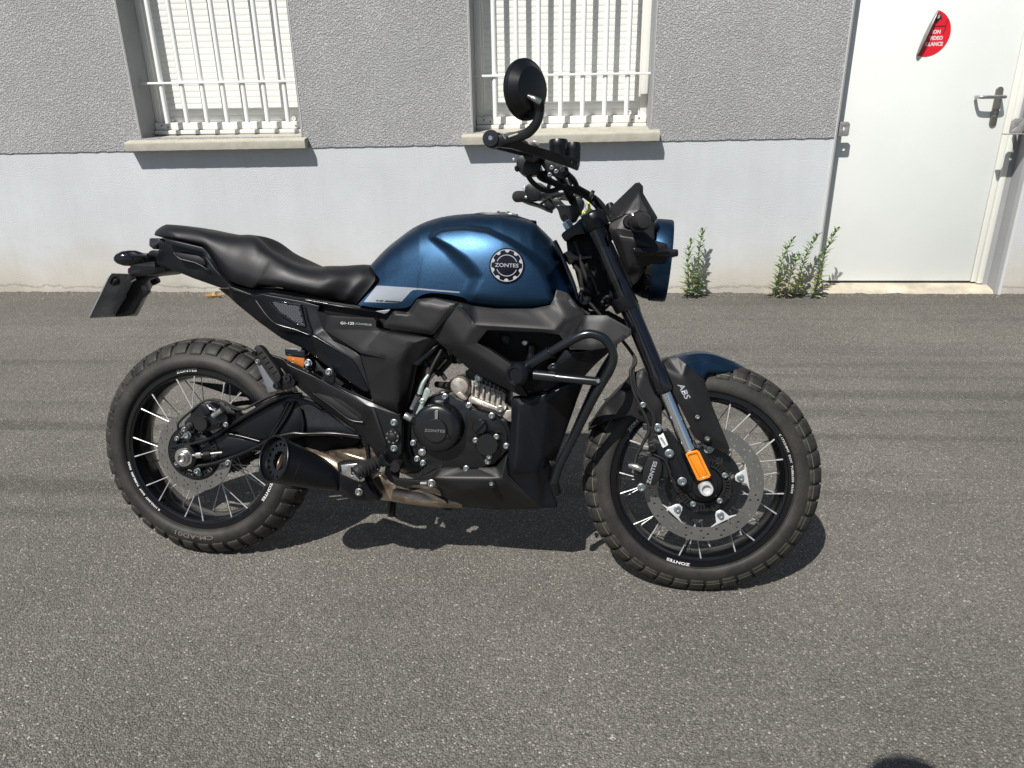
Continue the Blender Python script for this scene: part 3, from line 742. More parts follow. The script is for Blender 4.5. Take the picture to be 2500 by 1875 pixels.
def mirror_y(o, name=None):
    c = o.copy(); c.data = o.data.copy(); COL.objects.link(c)
    for v in c.data.vertices: v.co.y = -v.co.y
    c.data.flip_normals(); c.name = name or o.name.split('.')[0]; return c
def on_disc(cen, ax_n, a, r, lat, ux, uz): return cen + ux * (r * math.cos(a)) + uz * (r * math.sin(a)) + ax_n * lat

# ------------------------------------------------------------------ wheels
def wheel(name, label, cen, fx, fn, fu, Rt, W, wr, disc, seed, blocks, stripe):
    w = turn(name, BIKE, 'black', cen, [(0, -.062), (.016, -.062), (.03, -.055), (.052, -.052), (.052, -.046), (.030, -.040), (.026, 0), (.030, .040), (.050, .046), (.050, .052), (.03, .055), (.016, .062), (0, .062)], -fn)
    if label: w['label'] = label
    u, v_ = fx, fu
    def pt(a, r, y): return cen + u * (r * math.cos(a)) + v_ * (r * math.sin(a)) - fn * y      # y towards viewer
    # tyre carcass
    k = W / .070
    prof = [(0, Rt), (.022, Rt - .0015), (.038, Rt - .009), (.052, Rt - .022), (.062, Rt - .037), (.068, Rt - .052), (.0695, Rt - .063), (.066, Rt - .073), (.060, .231), (.054, .2285)]
    prof = [(y * k, r) for y, r in prof]; dep = [.0085] * 3 + [.0085, .006] + [0] * 5
    cp = [(y, r - d) for (y, r), d in zip(prof, dep)]
    bm = bmesh.new(); seg = 128; full = [(-y, r) for y, r in cp[::-1]] + cp[1:]; rings = []
    full = [q for i, q in enumerate(full)]
    for y, r in full: rings.append([bm.verts.new(pt(2 * math.pi * i / seg, r, y)) for i in range(seg)])
    for a, b in zip(rings, rings[1:]):
        for i in range(seg): bm.faces.new((a[i], a[(i + 1) % seg], b[(i + 1) % seg], b[i]))
    # tread blocks follow the outer profile
    def surf(s):                       # s in -1..1 across the tread, from shoulder edge to shoulder edge
        q = abs(s) * 3.75; i = min(int(q), 8); t = q - i
        y = prof[i][0] + (prof[i + 1][0] - prof[i][0]) * t; r = prof[i][1] + (prof[i + 1][1] - prof[i][1]) * t
        return (y if s >= 0 else -y), r
    def block(s0, s1, a0, a1, skew=0., n=3, m_=3, h=0., dp=.009):
        top, bot = [], []
        for i in range(n + 1):
            s = s0 + (s1 - s0) * i / n; y, r = surf(s)
            top.append([]); bot.append([])
            for j in range(m_ + 1):
                a = a0 + (a1 - a0) * j / m_ + skew * (s - s0); top[-1].append(bm.verts.new(pt(a, r + h, y)))
                y2 = y * (1 - dp / max(.03, abs(y)) * .35 * abs(s)); bot[-1].append(bm.verts.new(pt(a, r - dp, y2)))
        for i in range(n):
            for j in range(m_): bm.faces.new((top[i][j], top[i + 1][j], top[i + 1][j + 1], top[i][j + 1]))
        for i in range(n):
            bm.faces.new((top[i][0], bot[i][0], bot[i + 1][0], top[i + 1][0])); bm.faces.new((top[i + 1][m_], bot[i + 1][m_], bot[i][m_], top[i][m_]))
        for j in range(m_):
            bm.faces.new((top[0][j + 1], bot[0][j + 1], bot[0][j], top[0][j])); bm.faces.new((top[n][j], bot[n][j], bot[n][j + 1], top[n][j + 1]))
    rnd = random.Random(seed); N_ = blocks; da = 2 * math.pi / N_
    for i in range(N_):
        a = i * da; wide = .90 if i % 2 else .80; gap = da * (.12 if stripe else .19); off = (-.06 if i % 2 else .06) * da
        for sd in (1, -1):
            aa = a + (0 if sd > 0 else da * .5)
            block(sd * .47, sd * (1.06 if i % 2 else 1.0), aa + gap * .75, aa + da - gap * .75, 0, dp=.012)
            block(sd * .04, sd * .42, aa + gap / 2 - da * .18, aa + da - gap / 2 - da * .18, da * .45 * sd * sd)
    ty = bm_obj('tyre', bm, 'tyre', w, bevel=.0011, seg=1, ang=40)
    if stripe:
        bm = bmesh.new(); yy_, r_ = surf(.90)
        for i in range(N_):
            a0 = i * da + da * .08; a1 = (i + 1) * da - da * .08; q = []
            for a in (a0, a0 + (a1 - a0) * .33, a0 + (a1 - a0) * .67, a1): q.append((bm.verts.new(pt(a, r_ + .0002, yy_ + .0007)), bm.verts.new(pt(a, r_ - .0012, yy_ + .0012))))
            for x, y in zip(q, q[1:]): bm.faces.new((x[0], y[0], y[1], x[1]))
        bm_obj('tread_line', bm, 'tyre_stripe', w)
    # rim with outer lips and spoke shoulders
    rp = [(wr - .001, .2325), (wr + .001, .231), (wr + .001, .2160), (wr - .002, .2135), (wr - .004, .2085), (wr - .014, .2060), (wr - .018, .2030), (wr - .030, .2000), (0, .199)]
    rp = [(-y, r) for y, r in rp] + [(y, r) for y, r in rp[::-1][1:]] + [(wr - .004, .2335), (-wr + .004, .2335)]
    bm = bmesh.new(); rings = []; seg = 120
    for y, r in rp: rings.append([bm.verts.new(pt(2 * math.pi * i / seg, r, y)) for i in range(seg)])
    for a, b in zip(rings, rings[1:] + rings[:1]):
        for i in range(seg): bm.faces.new((a[i], a[(i + 1) % seg], b[(i + 1) % seg], b[i]))
    bm_obj('rim', bm, 'rim', w, smooth=28)
    # spokes: 18 a side, in crossed pairs, ending on the rim shoulders
    for sd in (1, -1):
        for i in range(18):
            j = i // 2; d = 1 if i % 2 else -1
            a = (j + .5) * 2 * math.pi / 9 + d * .135 + (.17 if sd < 0 else 0) + seed * .02
            ah = a - d * .62 * 1.0
            p0 = pt(a, .2090, sd * (wr - .007)); p1 = pt(ah, .050, sd * .048)
            bm = bmesh.new(); dd = (p1 - p0).normalized()
            tube_bm(bm, [p0, p0 + dd * .016, p0 + dd * .0165, p1], [.0021, .0021, .00140, .00140], 7, sm=0); bm_obj('spoke', bm, 'spoke', w, smooth=50)
    # valve
    # lettering on the rim lips
    def ring_text(body, a_mid, r, size, flip=False, m='white_ink', y=None, sx=1.35, bold=.0004, par=None, ex=.0003):
        me = text_mesh(body, size, bold=bold, extrude=ex); yy = y if y is not None else wr + .0018
        for q in me.vertices:
            x, h, z = q.co.x * sx, q.co.y, q.co.z
            ang = a_mid + (-x if not flip else x) / r; rr_ = r + (h if not flip else -h); q.co = pt(ang, rr_, yy + z)
        return link('rim_lettering' if par is None else par, me, m, w)
    return w, pt, ring_text
def ring_plate(name, parent, m, pt, r0, r1, y, th, holes=(), seg=96, tabs=None, bev=.0004):
    """annulus with drilled holes: (radius, count, hole radius, phase)"""
    outer = [pt(2 * math.pi * k / seg, r1, y) for k in range(seg)]
    inner = [pt(2 * math.pi * k / seg, (tabs(2 * math.pi * k / seg) if tabs else r0), y) for k in range(seg)]
    lps = [outer, inner]
    for rh, n, hr, ph in holes:
        for i in range(n):
            a = ph + 2 * math.pi * i / n; c = pt(a, rh, y); ex = (pt(a, rh + 1, y) - c); ez = (pt(a + .0001, rh, y) - c).normalized()
            lps.append([c + (ex * math.cos(t) + ez * math.sin(t)) * hr for t in [2 * math.pi * q / 8 for q in range(8)]])
    nrm_ = pt(0, 0, 0) - pt(0, 0, 1)
    bm = bmesh.new(); loops_prism(bm, lps, [[p + nrm_ * th for p in l] for l in lps]); return bm_obj(name, bm, m, parent, smooth=30)

RW, rpt, rtext = wheel('rear_wheel', None, Vector((0, 0, .306)), Vector((1, 0, 0)), YV, Vector((0, 0, 1)), .309, .070, .052, .11, 1, 38, False)
FW, fpt, ftext = wheel('front_wheel', None, FC, FX, FN, FU, .3045, .058, .046, .15, 4, 42, True)
ftext('ZONTES', R(-103), .2245, .0100, bold=.0002, sx=1.6); ftext('ZONTES', R(139), .2245, .0100, bold=.0002, sx=1.6)
ftext('E 17X3.0MT  DOT  TUBELESS  03/23', R(14), .2245, .0066, bold=0, sx=1.55)
rtext('ZONTES', R(98), .2245, .0100, bold=.0002, sx=1.6); rtext('ZONTES', R(-29), .2245, .0100, bold=.0002, sx=1.6)
rtext('E 17X3.5MT  DOT  TUBELESS  03/23', R(-147), .2245, .0072, flip=False, bold=.0002, sx=1.5)
rtext('CM-AD01', R(-95), .2480, .017, m='tyre_text', y=.0701, sx=1.7, par='tyre_lettering', bold=.0003)
# front disc with silver carrier tabs
DL = .078
ring_plate('brake_disc', FW, 'disc', fpt, .1145, .148, DL, .0045, [(.1225, 20, .0033, 0), (.1315, 20, .0033, .13), (.1405, 20, .0033, .05)], tabs=None)
for k in range(5):
    a = R(12) + k * 2 * math.pi / 5 + .0
    lp = [fpt(a + da_, r_, DL - .001) for da_, r_ in ((-.34, .1165), (-.17, .106), (-.13, .086), (-.07, .079), (.07, .079), (.13, .086), (.17, .106), (.34, .1165))]
    bm = bmesh.new(); loops_prism(bm, [lp], [[p + FN * .004 for p in lp]]); bm_obj('disc_carrier', bm, 'pale_alu', FW, bevel=.001)
    bolt(FW, fpt(a, .092, DL), .0075, fr=1)
ring_plate('disc_centre', FW, 'black', fpt, .045, .095, DL - .008, .006, [(.070, 9, .010, .3)])
def toothring(parent, pt, r0, r1, y, n, m='plastic'):
    lps = [[pt(2 * math.pi * k / 96, r1, y) for k in range(96)], [pt(2 * math.pi * k / 96, r0, y) for k in range(96)]]
    for i in range(n):
        a = 2 * math.pi * i / n; w = math.pi / n * .45; lps.append([pt(a - w, r0 + .005, y), pt(a + w, r0 + .005, y), pt(a + w * .9, r1 - .003, y), pt(a - w * .9, r1 - .003, y)])
    nn = pt(0, 0, 0) - pt(0, 0, 1); bm = bmesh.new(); loops_prism(bm, lps, [[p + nn * .003 for p in l] for l in lps]); return bm_obj('sensor_ring', bm, m, parent, smooth=30)
toothring(FW, fpt, .048, .068, DL + .008, 48)
for k in range(5): bolt(FW, fpt(R(28) + k * 2 * math.pi / 5, .056, DL + .012), .0058, fr=1)
turn('hub_cap', FW, 'black', fpt(0, 0, .07), [(.045, 0), (.044, .014), (.030, .018), (.030, .032), (0, .032)], -FN)
turn('axle', FW, 'pale_alu', fpt(0, 0, .10), [(.017, 0), (.017, .032), (.0155, .035), (.0115, .035), (.0105, .026), (0, .026)], -FN, smooth=30)
tb('valve', FW, 'steel', [fpt(R(-98), .200, 0), fpt(R(-98), .172, .006)], .0045, 8, sm=0)
# rear disc
ring_plate('brake_disc', RW, 'disc', rpt, .079, .110, .082, .0045, [(.0865, 16, .0031, 0), (.095, 16, .0031, .15), (.1025, 16, .0031, .05)])
ring_plate('disc_carrier', RW, 'black', rpt, .040, .081, .080, .004, [(.062, 6, .010, .2)])
toothring(RW, rpt, .055, .072, .088, 44)
for k in range(5): bolt(RW, rpt(R(-75) + k * 2 * math.pi / 5, .060, .089), .0055)
tb('valve', RW, 'black', [rpt(R(72), .200, 0), rpt(R(72), .168, .006)], .0055, 8, sm=0)
# chain drive on the far side
bm = bmesh.new(); lps = [[rpt(2 * math.pi * (k + .0) / 88, .103 if k % 2 else .097, -.085) for k in range(88)], [rpt(2 * math.pi * k / 40, .062, -.085) for k in range(40)]]
loops_prism(bm, lps, [[p + YV * .006 for p in l] for l in lps]); bm_obj('sprocket', bm, 'black', RW, smooth=30)

# ------------------------------------------------------------------ bodywork
from mathutils.bvhtree import BVHTree
def lerp_curve(pts, n):
    """resample a polyline to n+1 points evenly along its length"""
    L = [0]
    for a, b in zip(pts, pts[1:]): L.append(L[-1] + math.hypot(b[0] - a[0], b[1] - a[1]))
    out = []; j = 0
    for i in range(n + 1):
        t = L[-1] * i / n
        while j < len(L) - 2 and L[j + 1] < t: j += 1
        k = (t - L[j]) / max(1e-9, L[j + 1] - L[j]); out.append((pts[j][0] + (pts[j + 1][0] - pts[j][0]) * k, pts[j][1] + (pts[j + 1][1] - pts[j][1]) * k))
    return out
def smooth2(pts, n=6):
    q = catmull([Vector((a[0], a[1], 0)) for a in pts], n); return [(p.x, p.y) for p in q]
def interp(tab, s):
    for (a, va), (b, vb) in zip(tab, tab[1:]):
        if s <= b: t = (s - a) / (b - a); t = t * t * (3 - 2 * t); return va + (vb - va) * t
    return tab[-1][1]
def skin_body(name, m, top, bot, left, right, width, gexp, nx=110, ny=46, bump=None, both=True, tuck=.0, vmap=None):
    """closed two-sided body between a top and a bottom silhouette; width(s) half-width along it"""
    T = lerp_curve(smooth2(S(top)), nx); Bt = lerp_curve(smooth2(S(bot), 4), nx)
    vs = [(j / ny) ** 1.7 for j in range(ny + 1)]
    Lc = smooth2(S(left), 6); Rc = smooth2(S(right), 6)
    def along(c, t):
        q = lerp_curve(c, 60); k = min(59, int(t * 60)); f = t * 60 - k; return (q[k][0] + (q[k + 1][0] - q[k][0]) * f, q[k][1] + (q[k + 1][1] - q[k][1]) * f)
    LL = [along(Lc, v) for v in vs]; RR = [along(Rc, v) for v in vs]
    bm = bmesh.new(); g = []
    for i in range(nx + 1):
        s = i / nx; col = []
        for j, v in enumerate(vs):
            x, y = [(1 - v) * T[i][a] + v * Bt[i][a] + (1 - s) * LL[j][a] + s * RR[j][a] - ((1 - s) * (1 - v) * T[0][a] + s * (1 - v) * T[-1][a] + (1 - s) * v * Bt[0][a] + s * v * Bt[-1][a]) for a in (0, 1)]
            v_ = vmap(x, y) if vmap else v; v_ = max(0, min(1, v_)) if j else 0
            W = width(s, v_) * (1 - (1 - v_) ** gexp) ** (1 / gexp) * (1 - tuck * max(0, (v_ - .75) / .25) ** 2)
            if bump: W += bump(x, y) * min(1, v * 6)
            p = P('n', x, y, -W); col.append(p)
        g.append(col)
    vr = [[bm.verts.new(p) for p in c] for c in g]
    for a, b in zip(vr, vr[1:]):
        for j in range(ny): bm.faces.new((a[j], a[j + 1], b[j + 1], b[j]))
    if both:
        vl = [[c[0]] + [bm.verts.new((q.co.x, -q.co.y, q.co.z)) for q in c[1:]] for c in vr]
        for c in vr: c[0].co.y = 0
        for a, b in zip(vl, vl[1:]):
            for j in range(ny): bm.faces.new((b[j], b[j + 1], a[j + 1], a[j]))
        for c, d in ((vr[0], vl[0]), (vr[-1], vl[-1])):
            for j in range(1, ny): bm.faces.new((c[j], c[j + 1], d[j + 1], d[j])) 
            bm.faces.new((c[0], c[1], d[1]))
        for a, b, c, d in zip(vr, vr[1:], vl, vl[1:]): bm.faces.new((a[-1], b[-1], d[-1], c[-1]))
    return bm_obj(name, bm, m, BIKE, smooth=55)
def bvh_of(o):
    me = o.data; return BVHTree.FromPolygons([v.co.copy() for v in me.vertices], [tuple(p.vertices) for p in me.polygons])
CAML = BI @ (CAM - ORG)
def hit(bv, x, y):
    d = (P('n', x, y, 0) - CAML).normalized(); r = bv.ray_cast(CAML, d); return r[0], r[1], d
def decal(name, parent, m, bv, v, outline, lift=.0006, step=5, holes=()):
    o = S(outline, v) if isinstance(outline, str) else outline; oo = []
    for a, b in zip(o, o[1:] + o[:1]):
        k = max(1, int(math.hypot(b[0] - a[0], b[1] - a[1]) / step))
        for j in range(k): oo.append(Vector((a[0] + (b[0] - a[0]) * j / k, -(a[1] + (b[1] - a[1]) * j / k))))
    n = len(oo); xs = [p.x for p in oo]; ys = [p.y for p in oo]; ins = []
    y = min(ys) + step / 2
    while y < max(ys):
        x = min(xs) + step / 2
        while x < max(xs): ins.append(Vector((x, y))); x += step
        y += step
    r = delaunay_2d_cdt(oo + ins, [(k, (k + 1) % n) for k in range(n)], [list(range(n))], 1, 1e-4)
    used = {k for f in r[2] for k in f}; bm = bmesh.new(); vv = {}
    for k in used:
        p, nn, d = hit(bv, r[0][k].x, -r[0][k].y)
        if p is None: continue
        vv[k] = bm.verts.new(p - d * lift * 1.6)
    for f in r[2]:
        if all(k in vv for k in f):
            try: bm.faces.new([vv[k] for k in f])
            except ValueError: pass
    return bm_obj(name, bm, m, parent, smooth=60)
def decal_text(name, parent, m, bv, body, x, y, w_, h_, rot=0, lift=.0008, bold=.0, shear=0., spacing=1.):
    """lettering of pixel width w_ and height h_ about (x, y) wrapped on a surface"""
    me = text_mesh(body, 1., extrude=0, bold=bold, shear=shear, spacing=spacing)
    xs = [q.co.x for q in me.vertices]; ys = [q.co.y for q in me.vertices]; cx_, cy_ = (max(xs) + min(xs)) / 2, (max(ys) + min(ys)) / 2
    sx, sy = w_ / (max(xs) - min(xs)), h_ / (max(ys) - min(ys)); c, s = math.cos(R(rot)), math.sin(R(rot))
    for q in me.vertices:
        a, b = (q.co.x - cx_) * sx, (q.co.y - cy_) * sy; px, py = x + a * c + b * s, y + a * s - b * c
        p, nn, d = hit(bv, px, py)
        q.co = (p - d * lift) if p is not None else P('n', px, py, -.2)
    return link(name, me, m, parent)

# fuel tank
ttop = [(200, 640), (280, 600), (350, 572), (480, 438), (620, 325), (760, 234), (950, 170), (1200, 141), (1450, 143), (1600, 172), (1700, 203), (1790, 285), (1850, 345), (1935, 480), (2000, 600), (2045, 720), (2066, 860), (2090, 900)]
def tank_v(x, y):
    x3, y3 = (x - 800) / .29385, (y - 480) / .29385
    for (a, ya), (b, yb) in zip(ttop, ttop[1:]):
        if x3 <= b: break
    yt = ya + (yb - ya) * (x3 - a) / (b - a); return (y3 - yt) / (985 - yt)
cheek = [Vector(q) for q in S('870,336 900,300 950,279 1060,264 1150,262 1330,288 1500,372 1650,492 1752,605 1815,740 1838,860 1600,870 1400,850 1215,822 1290,668 1230,580 1150,506 1010,412', '3')]
cheek = [Vector((q[0], q[1])) for q in cheek]
def poly_sd(p, poly):
    d = 1e9; ins = False; n = len(poly)
    for i in range(n):
        a, b = poly[i - 1], poly[i]; ab = b - a; t = max(0, min(1, (p - a).dot(ab) / ab.length_squared)); d = min(d, (p - (a + ab * t)).length)
        if (a.y > p.y) != (b.y > p.y) and p.x < (b.x - a.x) * (p.y - a.y) / (b.y - a.y) + a.x: ins = not ins
    return d if ins else -d
def sm(t): t = max(0, min(1, t)); return t * t * (3 - 2 * t)
def tank_bump(x, y):
    sd = poly_sd(Vector((x, y)), cheek); y3 = (y - 480) / .29385; wd = 9 + 25 * sm((y3 - 300) / 330); w = .0155 * sm((sd + wd) / (wd + 5))
    # the lower lip rolls under
    return w
tw = [(0, .112), (.25, .128), (.5, .140), (.75, .138), (.9, .120), (1, .085)]
TANK = skin_body('fuel_tank', 'paint_blue',
    '3 350,575 480,438 620,325 760,234 950,170 1200,141 1450,143 1600,172 1700,203 1790,285 1850,345',
    '3 252,897 420,925 600,928 690,905 740,842 860,800 1110,832 1200,890 1400,915 1700,927 1860,900 1990,880 2066,860',
    '3 350,575 392,632 432,690 405,738 330,815 252,897', '3 1850,345 1935,480 2000,600 2045,720 2066,860',
    lambda s, v: .140 - (.030 * ((.55 - s) / .55) ** 2 if s < .55 else .055 * ((s - .55) / .45) ** 2), 3.1, vmap=tank_v, bump=tank_bump, tuck=.10, nx=150, ny=60)
TB = bvh_of(TANK)
decal('tank_stripe', TANK, 'silver_decal', TB, '3', '404,744 425,739 700,756 1098,790 1095,802 760,774 712,776 690,790 618,868 590,884 300,876')
decal('stripe_mark', TANK, 'sticker_blk', TB, '3', '482,862 606,870 598,882 470,874', lift=.0011, step=3)
decal('stripe_mark', TANK, 'sticker_blk', TB, '3', '432,860 466,861 456,872 424,871', lift=.0011, step=3)
decal('stripe_mark', TANK, 'sticker_blk', TB, '3', '405,858 424,859 416,870 398,869', lift=.0011, step=3)
# round badge: gear ring with the maker's wordmark
bp_, bn_, bd_ = hit(TB, *S('1488,574', '3')[0]); 
if bn_.dot(bd_) > 0: bn_ = -bn_
bn_ = (bn_ + (-bd_) * .35).normalized()
BG = turn('badge', TANK, 'gloss', bp_ + bn_ * .001, [(.0425, -.010), (.0425, .001), (.0405, .0028), (0, .0028)], bn_, 64)
bx = Vector((1, 0, 0)); bx = (bx - bn_ * bx.dot(bn_)).normalized(); by = bn_.cross(bx) * (1 if bn_.cross(bx).z > 0 else -1)
def badge_pt(a, r, h): return bp_ + bn_ * (.001 + h) + bx * (r * math.cos(a)) + by * (r * math.sin(a))
bm = bmesh.new(); n = 240; inner = []
for k in range(n):
    ph = (k / n * 10) % 1; q_ = abs(ph - .5) / .24; inner.append(badge_pt(2 * math.pi * k / n, .0372 - (.0062 * math.sqrt(1 - q_ * q_) if q_ < 1 else 0), .0034))
loops_prism(bm, [[badge_pt(2 * math.pi * k / n, .0388, .0034) for k in range(n)], inner], [[badge_pt(2 * math.pi * k / n, .0388, .002) for k in range(n)], [p - bn_ * .0014 for p in inner]])
bm_obj('gear_ring', bm, 'grey_ink', BG)
for a0, a1 in ((22, 158), (202, 338)):
    bm = bmesh.new(); A_ = [R(a0 + (a1 - a0) * k / 24) for k in range(25)]; lp = [badge_pt(a, .0262, .0034) for a in A_] + [badge_pt(a, .0245, .0034) for a in A_[::-1]]
    loops_prism(bm, [lp], [[p - bn_ * .001 for p in lp]]); bm_obj('badge_arc', bm, 'grey_ink', BG)
text_part('badge_lettering', BG, 'grey_ink', 'ZONTES', .0125, bp_ + bn_ * .0042, bx, by, sx=1.2, bold=.0001, extrude=.0004)
# filler cap and console on top
tb_top = [P('n', *S(q, '3')[0], 0) for q in ('1230,150', '1680,196')]
bm = bmesh.new(); rows = []
for i in range(13):
    t = i / 12; q = S('3 %f,%f' % (1170 + 560 * t, interp([(0, 150), (.25, 133), (.6, 146), (1, 202)], t)))[0]; c = P('n', q[0], q[1], 0); w_ = .045 * math.sin(math.pi * (.12 + .8 * t)) ** .5
    rows.append([bm.verts.new(c + Vector((0, y * w_, z))) for y, z in ((-1, -.016), (-.85, -.002), (0, .001), (.85, -.002), (1, -.016))])
for a, b in zip(rows, rows[1:]):
    for k in range(4): bm.faces.new((a[k], a[k + 1], b[k + 1], b[k]))
bm_obj('tank_console', bm, 'plastic_navy', TANK, smooth=40)
cc = P('n', *S('1490,152', '3')[0], -.0); cn = Vector((.16, -.30, 1)).normalized()
CP = turn('filler_cap', TANK, 'steel', cc + Vector((0, -.004, -.012)), [(.034, 0), (.034, .008), (.031, .012), (.024, .012), (.023, .010), (0, .010)], cn, 32, 30)
for k in range(6): bolt(CP, cc + Vector((0, -.004, 0)) + Matrix.Rotation(k * math.pi / 3, 3, cn) @ ortho(cn)[0] * .028, .0028, 'black', cn)

# seat
st_w = [(0, .075), (.10, .098), (.35, .112), (.48, .118), (.62, .132), (.8, .128), (.93, .105), (1, .092)]
SEAT = skin_body('seat', 'seat',
    '1 655,262 662,238 700,206 740,184 790,177 1000,197 1200,236 1400,268 1500,268 1560,278 1610,312 1700,395 1790,450 1950,530 2100,562 3 0,576 130,575 250,567 320,565 352,582',
    '1 668,280 850,322 1000,352 1100,378 1150,430 1210,530 1290,645 1350,693 1450,726 1540,746 1590,722 1680,730 1850,758 2000,786 3 0,838 100,862 180,880 236,893',
    '1 655,262 652,270 668,280', '3 352,582 385,640 393,690 350,755 290,828 236,893', lambda s, v: interp(st_w, s), 2.9, tuck=.10, nx=150, ny=50,
    bump=lambda x, y: 0)
SB = bvh_of(SEAT)
pr('seat_base', BIKE, 'seat_edge', '1', '700,292 850,328 1090,384 1180,520 1300,668 1400,735 1560,765 1700,755 2212,850 3 40,870 240,910 120,905 0,880 1 1980,830 1640,790 1500,800 1330,735 1080,415 760,325', -.090, .18, bev=.002)

# tail panel with its slot, and the long side cover running down to the engine
tailo = '690,336 760,338 1086,420 1200,585 1335,742 1262,752 1180,742 1000,662 830,592 762,560 690,540 655,500 648,470 690,425 700,380'
TP = shell('tail_panel', BIKE, 'plastic_navy', '1', '690,336,-.088 780,345,-.092 1086,420,-.105 1200,585,-.112 1335,742,-.116 1250,750,-.098 1000,662,-.092 830,592,-.085 700,540,-.078 655,480,-.078 690,420,-.082', '', '', th=.045, bev=.003)
pr('grab_slot', TP, 'deep', '1', '828,425 1050,460 1095,490 1118,545 1010,520 880,492 850,470', -.113, .004, bev=.001)
pr('grab_lip', TP, 'plastic_navy', '1', '812,425 845,478 880,500 1020,530 1112,590 1150,600 1085,545 1010,512 885,482 850,455 832,425', -.117, .012, bev=.002)
pr('subframe_inner', BIKE, 'deep', '1', '1560,800 1700,790 2212,870 3 400,930 560,950 480,1080 440,1130 200,1050 1 2100,1050 1990,930', -.100, .2, bev=.002)
pr('seat_rail', BIKE, 'plastic_navy', '1', '745,305 860,330 1080,382 1140,440 1240,610 1345,738 1540,810 1620,792 1900,830 2212,888 3 400,950 518,940 500,965 380,962 0,905 1 1990,870 1640,812 1530,830 1330,756 1082,428 745,345', -.119, .03, bev=.0015)
pr('rail_tip', BIKE, 'silver_decal', '3', '395,952 520,938 500,962 470,975', -.1205, .003, bev=.0008)
SC_ = shell('side_cover', BIKE, 'plastic_navy', '1',
    '1225,752,-.095 1335,750,-.117 1540,822,-.120 1620,804,-.120 2000,872,-.120 2140,912,-.120 n 776,760,-.120 790,802,-.122 808,824,-.124 856,848,-.127 880,869,-.130 902,948,-.135 899,956,-.133 886,954,-.125 823,911,-.115 780,880,-.108 745,853,-.095 1 1800,1205,-.090 1600,1062,-.086 1400,900,-.085 1320,825,-.088',
    '1565,862,-.117 1992,905,-.121 2066,1166,-.126 1760,1075,-.112 1670,1010,-.112 4 545,62,-.128 860,262,-.134 1700,880,-.108 1958,908,-.110 2006,1090,-.112 1935,1072,-.108 1762,968,-.106',
    'i0-i1 i1-i2 i2-i3 i3-i4 i4-i0 i5-i6', th=.03, bev=.0022, ang=9)
# grille set in the side cover
lp = S('1700,872 1730,864 1958,905 2008,1088 1985,1092 1930,1070 1780,975 1700,888', '1')
pr('grille_frame', SC_, 'gloss', '1', ['1692,868 1728,858 1966,898 2016,1094 1986,1100 1926,1078 1775,982 1690,892', '1706,874 1730,868 1952,908 2000,1082 1985,1085 1934,1064 1785,968 1704,888'], -.1285, .012, bev=.0008)
bm = bmesh.new(); poly = [Vector((a, b)) for a, b in lp]; hexr = 4.6
y = 732; row = 0
while y < 800:
    x = 655 + (row % 2) * hexr * .9
    while x < 750:
        if poly_sd(Vector((x, y)), poly) > 1.2:
            o1 = [P('n', x + hexr * .88 * math.cos(k * math.pi / 3 + .3), y + hexr * .62 * math.sin(k * math.pi / 3 + .3), -.1265) for k in range(6)]
            i1 = [P('n', x + hexr * .60 * math.cos(k * math.pi / 3 + .3), y + hexr * .36 * math.sin(k * math.pi / 3 + .3), -.1265) for k in range(6)]
            loops_prism(bm, [o1, i1], [[p + YV * .004 for p in o1], [p + YV * .004 for p in i1]])
        x += hexr * 1.8
    y += hexr * 1.08; row += 1
bm_obj('grille_mesh', bm, 'mesh_metal', SC_)
pr('grille_back', SC_, 'deep', '1', '1695,870 1960,902 2010,1092 1780,978', -.1215, .003, bev=0)

for s_, l_ in (('4 545,62 700,155 860,262 935,390 985,500', -.1365), ('1 1565,862 1675,1010 1760,1075 1920,1120 2066,1166 2030,1030 1995,905', -.1285)):
    tb('highlight_ridge', SC_, 'black_metal', [P('n', q[0], q[1], l_ + (.006 if i == 0 else 0)) for i, q in enumerate(S(s_))], .0016, 6, sm=3)  # tubes added along the cover's creases, in a brighter coating, for highlight lines
tb('highlight_ridge', BIKE, 'black_metal', ln('1', '1090,424,-.1195 1210,580,-.1195 1335,742,-.1195 1440,785,-.1195 1540,814,-.1195 1620,796,-.1195 1900,834,-.1195 2212,892,-.1195'), .0014, 6, sm=3)  # same added highlight line along the seat rail
def inset_shape(name, parent, m, v, outer, inner, edges, **k): return shell(name, parent, m, v, outer, inner, edges, **k)
# main side panel with model lettering
SP = shell('side_panel', BIKE, 'plastic', 'n',
    '774,760,-.125 790,765,-.135 3 0,985,-.140 200,1000,-.142 378,1010,-.142 402,1035,-.142 402,1085,-.142 450,1122,-.142 840,1168,-.148 925,1190,-.135 4 1360,320,-.118 1330,470,-.114 1290,640,-.112 1262,692,-.112 1235,690,-.122 1030,600,-.136 1000,480,-.136 930,215,-.137 860,165,-.136 690,85,-.134 620,0,-.128',
    '4 1500,85,-.148 1330,140,-.150 1236,300,-.150 1228,610,-.140 930,205,-.149 1150,256,-.150 640,20,-.141 1290,30,-.150', 'i0-i1 i1-i2 i2-i3 i6-i4 i4-i5 i5-i2 i6-i7 i7-i0', th=.035, bev=.005, ang=8, seg=3)
PB = bvh_of(SP)
decal_text('panel_lettering', SP, 'white_ink', PB, 'G1-125', 848, 789, 33, 6.2, 2, bold=.01)
decal_text('panel_lettering', SP, 'grey_ink', PB, 'SCRAMBLER', 888, 791.5, 40, 4.6, 5, bold=.0)
pr('panel_edge', SP, 'plastic_navy', '5', '410,118 440,130 240,330 195,305 240,270', -.128, .02, bev=.003)

